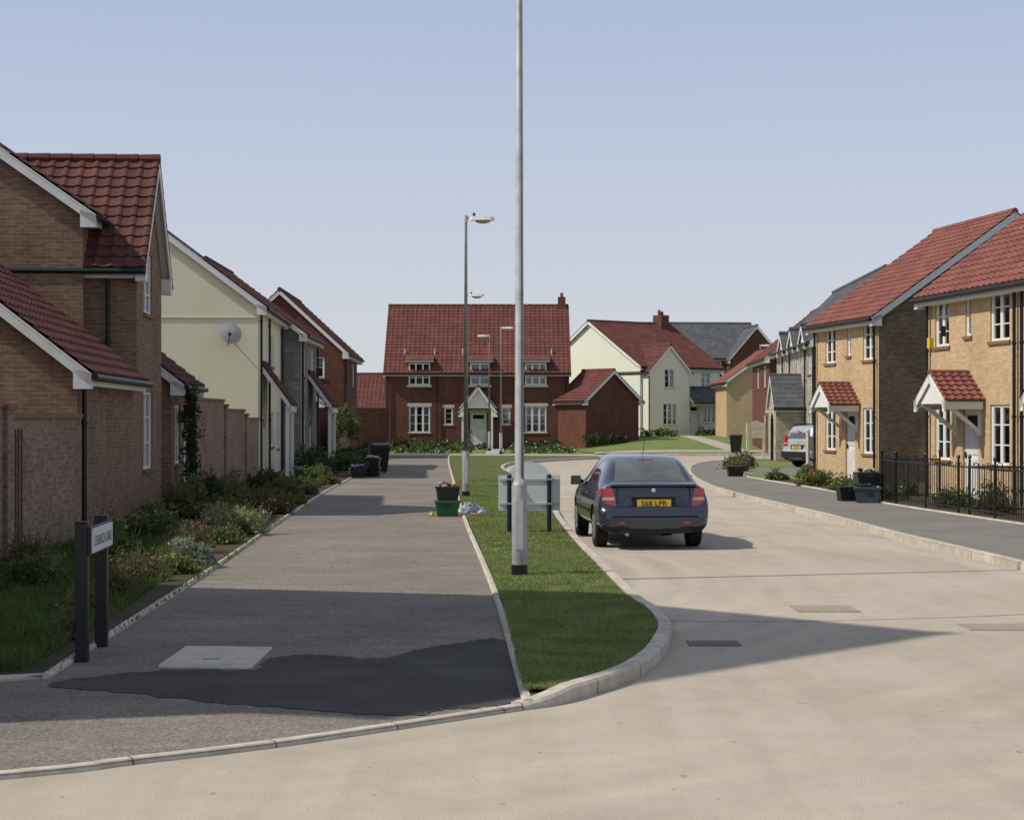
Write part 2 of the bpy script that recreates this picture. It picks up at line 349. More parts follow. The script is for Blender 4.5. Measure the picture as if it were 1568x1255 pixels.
def blades(name,poly,n,h,z,mat,w=.006,fall=0):
    xs=[p[0] for p in poly];ys=[p[1] for p in poly]
    x=rng.uniform(min(xs),max(xs),n*4)
    u=rng.random(n*4)
    y=min(ys)+(max(ys)-min(ys))*(u**(1+fall))
    k=inpoly(x,y,poly); x=x[k][:n];y=y[k][:n]; n=len(x)
    clump=.75+.35*np.sin(x*5.1+np.sin(y*3.3)*2)*np.sin(y*4.3+x*2.1)
    a=rng.uniform(0,6.28,n); hh=h*rng.uniform(.5,1.3,n)*clump; ww=w*rng.uniform(.7,1.4,n)*(1+y/30)
    lx=rng.normal(0,.4,n)*hh; ly=rng.normal(0,.4,n)*hh
    V=np.empty((n,3,3))
    V[:,0]=np.c_[x-np.cos(a)*ww,y-np.sin(a)*ww,np.full(n,z)]
    V[:,1]=np.c_[x+np.cos(a)*ww,y+np.sin(a)*ww,np.full(n,z)]
    V[:,2]=np.c_[x+lx,y+ly,z+hh]
    o=bpy.data.objects.new(name,meshfrom(name,V,3,[mat])); col.objects.link(o); return o
vp=[(.10,12.0),(.3,12.05),(.6,12.5),(.8,12.95),(1.05,13.65),(1.24,14.7),(1.37,15.8),(1.37,17),(1.27,18.2),(1.16,21.2),(1.0,26),(.86,32.5),(.79,38.5),(.24,54.7),(-1.8,54),(-.94,34.2),(-.36,23.1),(-.09,17.6),(.06,12.6)]
blades('grass',vp,120000,.034,.084,m_blade,.0045,fall=.7)
m_straw=leafm('grass_straw',(.28,.24,.13),(.38,.33,.19)); blades('dry_grass',vp,12000,.03,.084,m_straw,.004,fall=.7)
blades('grass',[(-3.75,13.0),(-3.9,16.5),(-4.2,21),(-5.0,26.5),(-6.8,26.5),(-6.8,13)],42000,.13,.06,m_bladed,.006)
# weeds along the kerb joints
blades('weeds',[(-3.56,12.95),(-3.50,12.95),(-3.88,22.8),(-4.42,33),(-4.52,33),(-3.98,22.8)],1800,.07,.05,m_bladed,.007)

# ------------------------------------------------------------ foliage
def foliage(name,blobs,size,mat,extra=None,stem=None):
    Vs=[];ms=[]
    for (x,y,z,rx,ry,rz,n) in blobs:
        ph=rng.uniform(0,6.28,6); d=rng.normal(size=(n,3)); d/=np.linalg.norm(d,axis=1)[:,None]
        l=.78+.18*np.sin(d[:,0]*4+ph[0])+.16*np.sin(d[:,1]*5+ph[1])+.16*np.sin(d[:,2]*4+ph[2])+.09*np.sin(d[:,0]*11+ph[3])+.09*np.sin(d[:,1]*12+ph[4])
        r=rng.random(n)**.38*l
        c=d*r[:,None]*np.array([rx,ry,rz])+np.array([x,y,z+rz*.7]); c[:,2]=np.maximum(c[:,2],z+.02)
        a=rng.normal(size=(n,3)); a/=np.linalg.norm(a,axis=1)[:,None]
        b=np.cross(a,rng.normal(size=(n,3))); b/=np.linalg.norm(b,axis=1)[:,None]
        s=size*rng.uniform(.6,1.4,n)[:,None]
        Vs.append(np.stack([c-a*s,c-b*s*.45,c+a*s,c+b*s*.45],1)); ms.append(rng.random(n)<(extra[1] if extra else 0))
    me=meshfrom(name,np.concatenate(Vs),4,[mat]+([extra[0]] if extra else []),np.concatenate(ms).astype(np.int32))
    if stem:
        mb=MB()
        for (x,y,z,rx,ry,rz,n_) in blobs:
            for k in range(stem):
                a=random.uniform(0,6.28); e=Vector((x+rx*.9*math.cos(a)*random.random(),y+ry*.9*math.sin(a)*random.random(),z+rz*random.uniform(1.2,1.9)))
                mb.cyl((x+.1*math.cos(a)*rx,y+.1*math.sin(a)*ry,z),e,.009,.003,m_wood,4,False)
        root=empty(name); o=bpy.data.objects.new('leaves',me); col.objects.link(o); o.parent=root; mb.build('stems',root); return root
    o=bpy.data.objects.new(name,me); col.objects.link(o); return o
l_green=leafm('leaf_green',(.06,.10,.03),(.13,.18,.055))
l_dark=leafm('leaf_dark',(.026,.048,.017),(.055,.088,.03))
l_var=leafm('leaf_variegated',(.15,.19,.07),(.38,.39,.21))
l_grey=leafm('leaf_grey',(.17,.21,.15),(.30,.34,.27))
l_red=leafm('leaf_russet',(.13,.075,.045),(.14,.14,.055))
l_twig=leafm('leaf_twig',(.16,.11,.065),(.14,.15,.055))
f_yel=plain('flower_yellow',(.75,.6,.04)); f_red=plain('flower_red',(.6,.05,.04)); f_pink=plain('flower_mixed',(.7,.35,.15)); f_wht=plain('flower_white',(.8,.8,.75))
def bush(x,y,r,h,mat,n=900,size=.035,extra=None,z=.05,stem=8,nm='shrub'):
    bl=[(x,y,z,r,r,h*.55,n)]
    for k in range(3):
        a=random.uniform(0,6.28); bl.append((x+r*.6*math.cos(a),y+r*.6*math.sin(a),z,r*.55,r*.55,h*random.uniform(.25,.48),n//3))
    return foliage(nm,bl,size,mat,extra,stem)
for a in [(-4.75,28.6,.58,.58,l_var,2000,.035),(-5.15,31.2,.55,.6,l_green,1400),(-4.95,34.5,.55,.6,l_red,1300),(-5.5,36.5,.6,.55,l_green,1300),
          (-4.25,22.4,.34,.42,l_grey,1400,.03),(-4.6,24.6,.45,.55,l_red,800,.03),(-4.5,20.3,.38,.5,l_twig,450,.028),(-5.5,23,.5,.55,l_green,800),
          (-4.3,18.4,.25,.45,l_twig,300,.026),(-5.4,19.5,.45,.5,l_green,700),(-5.8,27.5,.55,.6,l_green,1000),(-4.2,16.8,.22,.35,l_green,350,.03),(-3.9,14.9,.18,.4,l_twig,180,.028),
          (-5.6,41,.55,.6,l_red,1000,.045),(-6.3,44,.65,.75,l_dark,1100,.05),(-5.7,47.5,.5,.4,l_green,800,.05),(-6.1,52,.6,.65,l_green,800,.06),(-6.6,57,.8,.9,l_dark,900,.06),
          (-6.3,63,.8,.8,l_green,900,.07),(-7.1,60,.7,1.1,l_dark,900,.07),(-7,70,.8,1.0,l_dark,700,.08),(-6.9,77,.8,.8,l_green,700,.08),(-7.2,84,.8,.9,l_dark,700,.08),
          (-6.5,33,.5,.9,l_twig,900,.04),(-6.9,37.5,.5,1.0,l_dark,1200,.045),(-6.6,39.5,.55,.8,l_twig,800,.045),(-5.9,33,.5,.45,l_twig,700,.04),
          (-6.2,22,.4,.55,l_twig,450,.035),(-6.0,25,.5,.65,l_green,700,.035),(-6.3,30,.45,.65,l_green,750,.04),(-5.9,17.3,.4,.45,l_twig,350,.03),(-6.6,35,.4,1.0,l_green,600,.04),
          (-4.9,38.5,.4,.28,l_green,600,.04,(f_yel,.04)),(-5.2,43.5,.35,.33,l_twig,500,.045),(-5.4,50,.35,.33,l_red,500,.05)]:
    bush(*a)
bush(-4.2,21.3,.3,.3,l_green,600,.03,(f_yel,.09)); bush(-4.5,19,.3,.28,l_green,400,.03,(f_yel,.06)); bush(-4.45,26.5,.4,.33,l_green,700,.03,(f_yel,.03))
foliage('climbing_plant',[(-7.3,38.6,0.2+.42*k,.26,.3,.36,330) for k in range(6)],.05,l_dark,None,3)
foliage('climbing_plant',[(-6.93,23.9,.1+.4*k,.07,.28,.3,90) for k in range(5)],.035,l_twig,None,4)
foliage('small_tree',[(-7.3,72,1.2,.5,.5,.7,500),(-7.1,72.2,1.9,.4,.4,.5,300),(-7.5,71.8,.5,.4,.4,.6,300)],.07,l_green,None,6)
foliage('small_tree',[(-7.6,80,1.0,.6,.6,.7,500)],.08,l_green,None,6)
for a in [(8.9,39.6,.4,.45,l_green,900,.04,(f_yel,.05)),(9.3,36,.5,.6,l_green,1000,.04),(9.6,33.5,.45,.5,l_red,900,.04),(10,31.5,.5,.5,l_green,900,.04),(10.3,28.8,.5,.5,l_twig,900,.04),(9.9,35,.5,.7,l_dark,900,.04),
          (8.7,42.5,.5,.5,l_green,900,.045,(f_pink,.05)),(8.8,45,.5,.5,l_green,900,.045,(f_yel,.07)),(8.5,47.5,.5,.45,l_green,900,.05,(f_red,.08)),(8.9,49.5,.6,.5,l_green,900,.05,(f_yel,.06)),(8.1,52,.4,.4,l_green,700,.05,(f_pink,.1)),
          (9.6,41.5,.4,.5,l_dark,700,.045),(9.6,46,.5,.6,l_twig,800,.05),(9.3,53,.5,.6,l_green,800,.05),(8.35,63.2,.6,.6,l_green,800,.06),(8.9,66,.6,.7,l_red,800,.06),(8.1,60.3,.5,.6,l_twig,600,.06)]:
    bush(*a)
foliage('hedge',[(-7.8+.75*k,95.5+random.random(),0,.6,.5,random.uniform(.25,.5),240) for k in range(8)]+[(.2+.75*k,95.5+random.random(),0,.6,.5,random.uniform(.25,.45),240) for k in range(5)],.08,l_green,(f_wht,.03))
foliage('hedge',[(-7.5+.8*k,106.6,0,.6,.5,random.uniform(.3,.55),200) for k in range(8)]+[(.4+.8*k,106.6,0,.6,.5,.45,200) for k in range(4)],.09,l_dark,(f_wht,.04))
foliage('hedge',[(9+.9*k,114+.65*k,.7,.7,.5,.4,160) for k in range(3)]+[(13.2+.6*k,118.5+.4*k,.7,.6,.5,.4,160) for k in range(4)],.1,l_green)
foliage('hedge',[(4.9+.7*k,105+.5*k,.3,.6,.5,.5,220) for k in range(4)],.1,l_dark)
l_far=leafm('leaf_distant',(.16,.19,.18),(.22,.25,.24))
foliage('distant_trees',[(-120+16*k+random.uniform(-5,5),420,0,13,8,random.uniform(6,8.5),500) for k in range(20)],1.2,l_far)

# ------------------------------------------------------------ building helpers
class Fr:
    def __init__(s,o,t,n): s.o=Vector(o);s.t=Vector(t);s.n=Vector(n)
    def p(s,a,d,b): return s.o+s.t*a+s.n*d+Vector((0,0,b))
    def box(s,mb,a0,a1,d0,d1,b0,b1,mat):
        mb.hexa([s.p(a0,d0,b0),s.p(a1,d0,b0),s.p(a1,d1,b0),s.p(a0,d1,b0),s.p(a0,d0,b1),s.p(a1,d0,b1),s.p(a1,d1,b1),s.p(a0,d1,b1)],mat)
def wall(mb,fr,outer,holes,mat,rev=.1):
    loops=[[Vector((a,b,0)) for a,b in outer]]+[[Vector(q) for q in ((h[0],h[1],0),(h[0],h[3],0),(h[2],h[3],0),(h[2],h[1],0))] for h in holes]
    flat=[q for l in loops for q in l]
    for t in tessellate_polygon(loops):
        mb.poly([fr.p(flat[i].x,0,flat[i].y) for i in t],mat,[(flat[i].x,flat[i].y) for i in t])
    for h in holes:
        a0,b0,a1,b1=h[:4]
        for q in (((a0,b0),(a0,b1)),((a0,b1),(a1,b1)),((a1,b1),(a1,b0)),((a1,b0),(a0,b0))):
            mb.poly([fr.p(q[0][0],0,q[0][1]),fr.p(q[1][0],0,q[1][1]),fr.p(q[1][0],-rev,q[1][1]),fr.p(q[0][0],-rev,q[0][1])],mat)
def window(fm,gm,fr,h,rev=.1,sill=m_sillb,head=None):
    a0,b0,a1,b1=h[:4]; kind=h[4] if len(h)>4 else 'w'; nx=h[5] if len(h)>5 else 2; ny=h[6] if len(h)>6 else 3
    if kind=='d':
        fr.box(fm,a0,a1,-rev,-rev+.04,b0,b1,m_white)
        fr.box(fm,a0+.07,a1-.07,-rev+.041,-rev+.055,b0+.12,b0+(b1-b0)*.45,m_door)
        fr.box(fm,a0+.07,a1-.07,-rev+.041,-rev+.055,b0+(b1-b0)*.5,b1-.45,m_door)
        fr.box(fm,a0+.18,a1-.18,-rev+.042,-rev+.062,b1-.4,b1-.14,m_interior)
        fr.box(fm,a0-.05,a1+.05,-.02,.2,b0-.08,b0,m_conc)
        fr.box(fm,a0+.07,a0+.12,-rev+.05,-rev+.09,b0+.95,b0+1.1,m_black)
    else:
        f=.06
        for q in ((a0,a0+f,b0,b1),(a1-f,a1,b0,b1),(a0+f,a1-f,b0,b0+f),(a0+f,a1-f,b1-f,b1)): fr.box(fm,q[0],q[1],-rev,-rev+.06,q[2],q[3],m_white)
        for k in range(1,nx):
            x=a0+(a1-a0)*k/nx; fr.box(fm,x-.035,x+.035,-rev,-rev+.057,b0+f,b1-f,m_white)
        for i in range(nx):
            xa=a0+(a1-a0)*i/nx+(.06 if i==0 else .035); xb=a0+(a1-a0)*(i+1)/nx-(.06 if i==nx-1 else .035)
            fr.box(fm,xa,xa+.035,-rev,-rev+.05,b0+f,b1-f,m_white); fr.box(fm,xb-.035,xb,-rev,-rev+.05,b0+f,b1-f,m_white)
            for k in range(1,ny):
                z=b0+(b1-b0)*k/ny; fr.box(fm,xa+.035,xb-.035,-rev+.01,-rev+.045,z-.014,z+.014,m_white)
        gm.poly([fr.p(a0,-rev+.02,b0),fr.p(a1,-rev+.02,b0),fr.p(a1,-rev+.02,b1),fr.p(a0,-rev+.02,b1)],m_glass)
        w=a1-a0; cw=w*random.uniform(.12,.25)
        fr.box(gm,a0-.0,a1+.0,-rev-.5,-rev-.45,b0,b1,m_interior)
        for q in ((a0,a0+cw),(a1-cw,a1)): fr.box(gm,q[0],q[1],-rev-.12,-rev-.1,b0,b1,m_curtain)
        if random.random()<.35: fr.box(gm,a0+cw,a1-cw,-rev-.1,-rev-.09,b0+(b1-b0)*random.uniform(.45,.7),b1,m_curtain)
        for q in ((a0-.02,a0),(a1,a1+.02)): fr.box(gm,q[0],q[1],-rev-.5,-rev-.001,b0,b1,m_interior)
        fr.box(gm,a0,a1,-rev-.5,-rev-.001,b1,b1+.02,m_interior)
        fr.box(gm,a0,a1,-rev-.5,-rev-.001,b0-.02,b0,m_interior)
        fr.box(fm,a0-.07,a1+.07,-rev+.02,.05,b0-.075,b0-.002,sill)
    if head: fr.box(fm,a0-.1,a1+.1,-.05,.012,b1+.002,b1+.2,head)
def tiles(mb,o,u,v,W,L,mat,ns=6,tw=.3,th=.3,flat=False):
    o=Vector(o);u=Vector(u);v=Vector(v); n=u.cross(v).normalized()
    if n.z<0: n=-n
    nc=max(1,round(L/th)); th=L/nc; nt_=max(1,round(W/tw)); tw_=W/nt_
    prof={6:[(0,0),(.12,.7),(.25,1),(.38,.7),(.5,0),(.75,-.15)],3:[(0,0),(.25,1),(.5,0)],1:[(0,0)]}[1 if flat else ns]
    U=[]
    for i in range(nt_):
        for q in prof: U.append(((i+q[0])*tw_,q[1]*.032))
    U.append((W,0)); lift=.034 if not flat else .014
    prev=[o+u*a+n*(h-.03) for a,h in U]
    for c in range(nc):
        y0=c*th; y1=(c+1)*th
        B=[o+u*a+v*y0+n*(h+lift) for a,h in U]; T=[o+u*a+v*y1+n*(h+.002) for a,h in U]
        ub=(c+.001)*.3; ut=(c+.99)*.3
        sx=.3/tw_ 
        for k in range(len(U)-1):
            ua=U[k][0]*sx+.0005; uc=U[k+1][0]*sx-.0005
            mb.poly([prev[k],prev[k+1],B[k+1],B[k]],mat,[(ua,ub),(uc,ub),(uc,ub),(ua,ub)])
            mb.poly([B[k],B[k+1],T[k+1],T[k]],mat,[(ua,ub),(uc,ub),(uc,ut),(ua,ut)])
        prev=T
    return n
def groof(rb,tb,O,X,Y,W,D,eh,rh,mat,ov=.22,ove=.3,ns=6,flat=False,gutter=True,ridge_frac=.5,barge=m_white,gut=m_black,sides=(1,1),back=True,th=.3,tw=.3):
    """ridge along X; O corner; W length along X; D span along Y"""
    O=Vector(O);X=Vector(X);Y=Vector(Y);Z=Vector((0,0,1)); r=D*ridge_frac
    for s in (0,1):
        if s==1 and not back: continue
        run=r if s==0 else D-r; tan=(rh-eh)/run; ca=1/math.sqrt(1+tan*tan); sa=tan*ca
        yd=Y if s==0 else -Y; base=O if s==0 else O+Y*D
        e=base-yd*ove+Z*(eh-ove*tan)+Z*.05-X*ov*sides[0]; L=(run+ove)/ca; v=yd*ca+Z*sa; Wt=W+ov*sides[0]+ov*sides[1]
        tiles(rb,e,X,v,Wt,L,mat,ns,tw,th,flat=flat)
        nn=X.cross(v); nn=nn if nn.z>0 else -nn
        a=e-nn*.045; 
        rb.poly([a,a+X*Wt,a+X*Wt+v*L,a+v*L],barge)
        for k,(q,on) in enumerate(((e,sides[0]),(e+X*Wt,sides[1]))):
            if not on: continue
            xi=X*(.03 if k==0 else -.03); q=q+ (X*.01 if k==0 else -X*.01)
            dn=-Z*.21
            c0=q-nn*.02; c1=q+v*L-nn*.02
            tb.hexa([c0+dn,c0+dn+xi,c1+dn+xi,c1+dn,c0,c0+xi,c1+xi,c1],barge)
            f0=q-nn*.03; wdt=ov*.95; sg=1 if k==0 else -1
            tb.hexa([f0+Z*-.24,f0+Z*-.24+X*sg*wdt,f0+Z*-.24+X*sg*wdt+yd*ove,f0+Z*-.24+yd*ove,f0+Z*.0,f0+X*sg*wdt,f0+X*sg*wdt+yd*ove+Z*.1,f0+yd*ove+Z*.1],barge)
        f=e-nn*.05+yd*.02+X*.035
        W2=Wt-.07
        tb.hexa([f-Z*.17,f-Z*.17+X*W2,f-Z*.17+X*W2+yd*.03,f-Z*.17+yd*.03,f,f+X*W2,f+X*W2+yd*.03,f+yd*.03],barge)
        so=f-Z*.165; tb.poly([so,so+X*W2,so+X*W2+yd*(ove),so+yd*(ove)],barge)
        if gutter:
            g=e-yd*.045-Z*.075
            tb.cyl(g,g+X*Wt,.06,.06,gut,8)
    p=O+Y*r+Z*(rh+.05)-X*ov*sides[0]; n=max(1,int((W+2*ov)/.45)); wl=(W+ov*sides[0]+ov*sides[1])/n; rr=.115 if W>2 else .06
    for k in range(n):
        rb.cyl(p+X*(k*wl),p+X*((k+1)*wl-.015),rr,rr*.9,mat,8)
def pipe(mb,x,y,z0,z1,mat=m_black,r=.04):
    mb.cyl((x,y,z0),(x,y,z1),r,r,mat,8)
    k=z0+.4
    while k<z1: mb.cyl((x,y,k),(x,y,k+.06),r*1.35,r*1.35,mat,8); k+=1.6
def house(name,loc,rot,W,D,eh,rh,axis,wm,rm,front=[],left=[],right=[],wm_side=None,ns=6,flat=False,ov=.22,head=None,sill=m_sillb,base=-.3,barge=m_white,rfr=.5):
    E=empty(name,(loc[0],loc[1],loc[2] if len(loc)>2 else 0),rot)
    wb=MB();fm=MB();gm=MB();rb=MB();tb=MB(); ws=wm_side or wm
    F=Fr((0,0,0),(1,0,0),(0,-1,0)); B=Fr((0,D,0),(1,0,0),(0,1,0)); Lf=Fr((0,0,0),(0,1,0),(-1,0,0)); R=Fr((W,0,0),(0,1,0),(1,0,0))
    def outl(w,g): return [(0,base),(w,base),(w,eh)]+([(w*rfr,rh)] if g else [])+[(0,eh)]
    wall(wb,F,outl(W,axis=='y'),front,wm); wall(wb,B,outl(W,axis=='y'),[],ws)
    wall(wb,Lf,outl(D,axis=='x'),left,ws); wall(wb,R,outl(D,axis=='x'),right,ws)
    for fr,hs in ((F,front),(Lf,left),(R,right)):
        for h in hs: window(fm,gm,fr,h,sill=sill,head=(head if h[4]!='n' else None))
    if axis=='x': groof(rb,tb,(0,0,0),(1,0,0),(0,1,0),W,D,eh,rh,rm,ov,ns=ns,flat=flat,ridge_frac=rfr,barge=barge)
    else: groof(rb,tb,(W,0,0),(0,1,0),(-1,0,0),D,W,eh,rh,rm,ov,ns=ns,flat=flat,barge=barge)
    return E,wb,fm,gm,rb,tb
def fin(E,wb,fm,gm,rb,tb):
    wb.build('walls',E)
    if fm.f: fm.build('window_frames_and_doors',E)
    if gm.f: gm.build('glazing',E)
    rb.build('roof',E); tb.build('barge_boards_and_gutters',E)

# ============================================================ LEFT SIDE
E=empty('brick_house',(-7.0,27.3,0),D2R(94))
wb=MB();fm=MB();gm=MB();rb=MB();tb=MB()
X=(1,0,0);Y=(0,1,0)
gF=Fr((0,0,0),X,(0,-1,0)); gL=Fr((0,0,0),Y,(-1,0,0))
wall(wb,gF,[(0,-.3),(6.4,-.3),(6.4,2.85),(0,2.85)],[],m_brL)
wall(wb,gL,[(0,-.3),(6.4,-.3),(6.4,2.85),(3.2,5.4),(0,2.85)],[],m_brL)
groof(rb,tb,(0,0,0),X,Y,6.08,6.4,2.9,5.4,m_tileD,.22,.28,sides=(1,0))
pipe(tb,.18,-.09,-.1,2.6)
mL=Fr((6.1,1.0,0),Y,(-1,0,0)); mF=Fr((6.1,1.0,0),X,(0,-1,0))
wall(wb,mL,[(0,-.3),(8,-.3),(8,6.0),(4,8.9),(0,6.0)],[],m_brL)
wall(wb,mF,[(0,-.3),(8.4,-.3),(8.4,6.0),(0,6.0)],[],m_brL)
wall(wb,Fr((14.5,1,0),Y,(1,0,0)),[(0,-.3),(8,-.3),(8,6.0),(4,8.9),(0,6.0)],[],m_brL)
groof(rb,tb,(6.1,1,0),X,Y,8.4,8,6.15,8.95,m_tileD,.2,.3)
bF=Fr((6.4,0,0),X,(0,-1,0)); hs=[(.9,.95,2.25,2.55,'w',2,3),(.95,4.15,2.2,5.4,'w',2,3)]
wall(wb,bF,[(0,-.3),(3.6,-.3),(3.6,5.15),(1.8,7.35),(0,5.15)],hs,m_brL)
for h in hs: window(fm,gm,bF,h)
wall(wb,Fr((6.4,0,0),Y,(-1,0,0)),[(0,-.3),(1.2,-.3),(1.2,5.15),(0,5.15)],[],m_brL)
wall(wb,Fr((10,0,0),Y,(1,0,0)),[(0,-.3),(1.2,-.3),(1.2,5.15),(0,5.15)],[],m_brL)
groof(rb,tb,(10,0,0),Y,(-1,0,0),3.4,3.6,5.2,7.35,m_tileD,.22,.24,sides=(1,0))
pipe(tb,6.3,.55,3.1,5.0)
eF=Fr((10.6,-.15,0),X,(0,-1,0)); hs=[(.5,.95,1.5,2.3,'w',2,3),(2.2,.05,3.05,2.15,'d')]
wall(wb,eF,[(0,-.3),(3.7,-.3),(3.7,2.9),(0,2.9)],hs,m_brL)
for h in hs: window(fm,gm,eF,h)
wall(wb,Fr((10.6,-.15,0),Y,(-1,0,0)),[(0,-.3),(1.3,-.3),(1.3,3.75),(0,2.9)],[],m_brL)
wall(wb,Fr((14.3,-.15,0),Y,(1,0,0)),[(0,-.3),(1.3,-.3),(1.3,3.75),(0,2.9)],[],m_brL)
groof(rb,tb,(10.6,-.15,0),X,Y,3.7,3.2,2.95,4.2,m_tileD,.15,.3,back=False)
pipe(tb,14.1,-.25,-.1,2.6)
tb.box(11.95,-.32,1.9,12.1,-.18,2.15,m_black)
fin(E,wb,fm,gm,rb,tb)

# gabled house just out of the picture on the left (casts the foreground shadow)
E,*r=house('brick_house',(-7.2,10.05,0),D2R(76),6.9,9,7.3,11.2,'y',m_brL,m_tileD,front=[(1,1,2.4,2.3,'w',3,3),(4.6,1,6,2.3,'w',3,3),(3.0,.05,3.9,2.1,'d'),(1,4,2.4,5.2,'w',3,3),(4.6,4,6,5.2,'w',3,3)],ns=3)
fin(E,*r)

def gwall(name,p0,p1,h,mat=m_brW,t=.22,piers=True,step=None,coping=m_sillb):
    p0=Vector((*p0,0));p1=Vector((*p1,0)); d=p1-p0; L=d.length; ang=math.atan2(d.y,d.x)
    mb=MB(); segs=step or [(0,L,h)]
    for (a,b,hh) in segs:
        F=Fr((0,0,0),(1,0,0),(0,-1,0))
        F.box(mb,a,b,-t/2,t/2,-.3,hh,mat)
        F.box(mb,a-.01,b+.01,-t/2-.03,t/2+.03,hh,hh+.07,coping)
    if piers:
        for (a,b,hh) in segs: F.box(mb,a-.17,a+.17,-t/2-.06,t/2+.06,-.3,hh+.12,mat); F.box(mb,a-.2,a+.2,-t/2-.09,t/2+.09,hh+.12,hh+.19,coping)
    return mb.build(name,loc=p0,rot=ang)
gwall('garden_wall',(-6.85,18.5),(-7.0,27.2),2.05,step=[(0,4.2,2.15),(4.4,8.65,2.0)])
gwall('garden_wall',(-7.95,42),(-8.2,54.3),2.3,step=[(0,4.8,2.45),(5,9,2.2),(9.2,12.2,1.95)])
gwall('garden_wall',(-7.6,72),(-7.9,81.5),2.1,m_brW)
gwall('garden_wall',(-10.3,104),(-7.9,106.5),2.6,m_brR,piers=False)
gwall('garden_wall',(15.5,117),(22,116),2.6,m_brR,piers=False)
mb=MB()
for k in range(3): mb.box(-.02,.15*k,.15,.0,.15*k+.025,1.85,m_rust)
for k in range(10): mb.box(-.022,0,.2+.17*k,.002,.33,.22+.17*k,m_rust)
mb.build('garden_trellis',loc=(-6.78,23.2,0),rot=0)

# cream rendered house
E,wb,fm,gm,rb,tb=house('cream_rendered_house',(-8.17,54.6,0),D2R(93),8.8,9,5.75,9.1,'x',m_cream,m_tileD,
  front=[(1.0,3.7,1.7,4.8,'w',1,2),(1.9,.05,2.8,2.1,'d'),(4.5,1.0,5.7,2.2,'w',2,3),(4.6,3.8,5.7,4.9,'w',2,3),(7,.9,8,2.2,'w',2,3)],ns=3)
pipe(tb,.25,-.09,-.1,5.4); pipe(tb,3.2,-.09,-.1,5.4); pipe(tb,8.5,-.09,-.1,5.4)
tb.box(-.03,.0,5.2,-.002,9,5.24,m_lintel)
groof(rb,tb,(1.2,-.95,0),X,Y,2.2,1.9,2.45,3.75,m_tileD,.05,.05,ns=3,back=False,gutter=False)
tb.box(1.25,-.9,.0,1.37,-.78,2.4,m_white); tb.box(3.25,-.9,0,3.37,-.78,2.4,m_white)
fin(E,wb,fm,gm,rb,tb)
E=empty('satellite_dish',(-9.05,54.35,4.65),0); mb=MB()
n=16
for i in range(4):
    r0=.36*i/4;r1=.36*(i+1)/4
    for k in range(n):
        a=2*math.pi*k/n;b=2*math.pi*(k+1)/n
        P=lambda r,t:(r*math.cos(t),-.24+.5*(r*r),r*1.05*math.sin(t))
        mb.poly([P(r0,a),P(r1,a),P(r1,b),P(r0,b)],m_steel)
o=mb.build('dish',E,smooth=True); o.rotation_euler=(D2R(-22),0,D2R(25))
mb=MB(); mb.cyl((0,.2,-.1),(0,-.2,-.1),.025,.025,m_blackm,8); mb.cyl((0,-.2,-.35),(.12,-.62,-.02),.014,.014,m_blackm,6); mb.box(.08,-.68,-.05,.16,-.58,.05,m_blackm)
mb.cyl((0,-.05,-.1),(0,-.05,.0),.03,.03,m_blackm,8); mb.build('bracket',E)

# stone house
E,wb,fm,gm,rb,tb=house('stone_house',(-7.95,63.7,0),D2R(91),6.2,7,5.3,7.9,'x',m_stone,m_tileD,
  front=[(1.0,1,2.1,2.2,'w',2,3),(1,3.6,2.1,4.7,'w',2,3),(4.2,3.6,5.3,4.7,'w',2,3),(3.6,.05,4.5,2.1,'d')],ns=3)
pipe(tb,.2,-.09,0,4.9); pipe(tb,6.0,-.09,0,4.9)
groof(rb,tb,(2.9,-.95,0),X,Y,2.2,1.9,2.45,3.75,m_tileD,.05,.05,ns=3,back=False,gutter=False)
tb.box(2.95,-.9,.0,3.07,-.78,2.4,m_white); tb.box(4.95,-.9,0,5.07,-.78,2.4,m_white)
fin(E,wb,fm,gm,rb,tb)
E,wb,fm,gm,rb,tb=house('brick_house',(-8.15,82,0),D2R(91),9,6.1,5.35,8.15,'x',m_brR,m_tileD,
  front=[(1,1,2.2,2.3,'w',2,3),(1,3.6,2.2,4.8,'w',2,3),(6,3.6,7.2,4.8,'w',2,3)],left=[(.9,3.95,1.6,4.95,'w',1,2)],ns=3,head=None)
pipe(tb,.2,-.09,0,5.0); fin(E,wb,fm,gm,rb,tb)
E,*r=house('brick_garage',(-8.7,76.3,0),D2R(91),5.2,4,2.9,4.3,'x',m_brR,m_tileR,ns=3); fin(E,*r)
E,*r=house('brick_garage',(-15.5,122,0),0,6.5,6,2.9,5.2,'x',m_brR,m_tileR,ns=3); fin(E,*r)

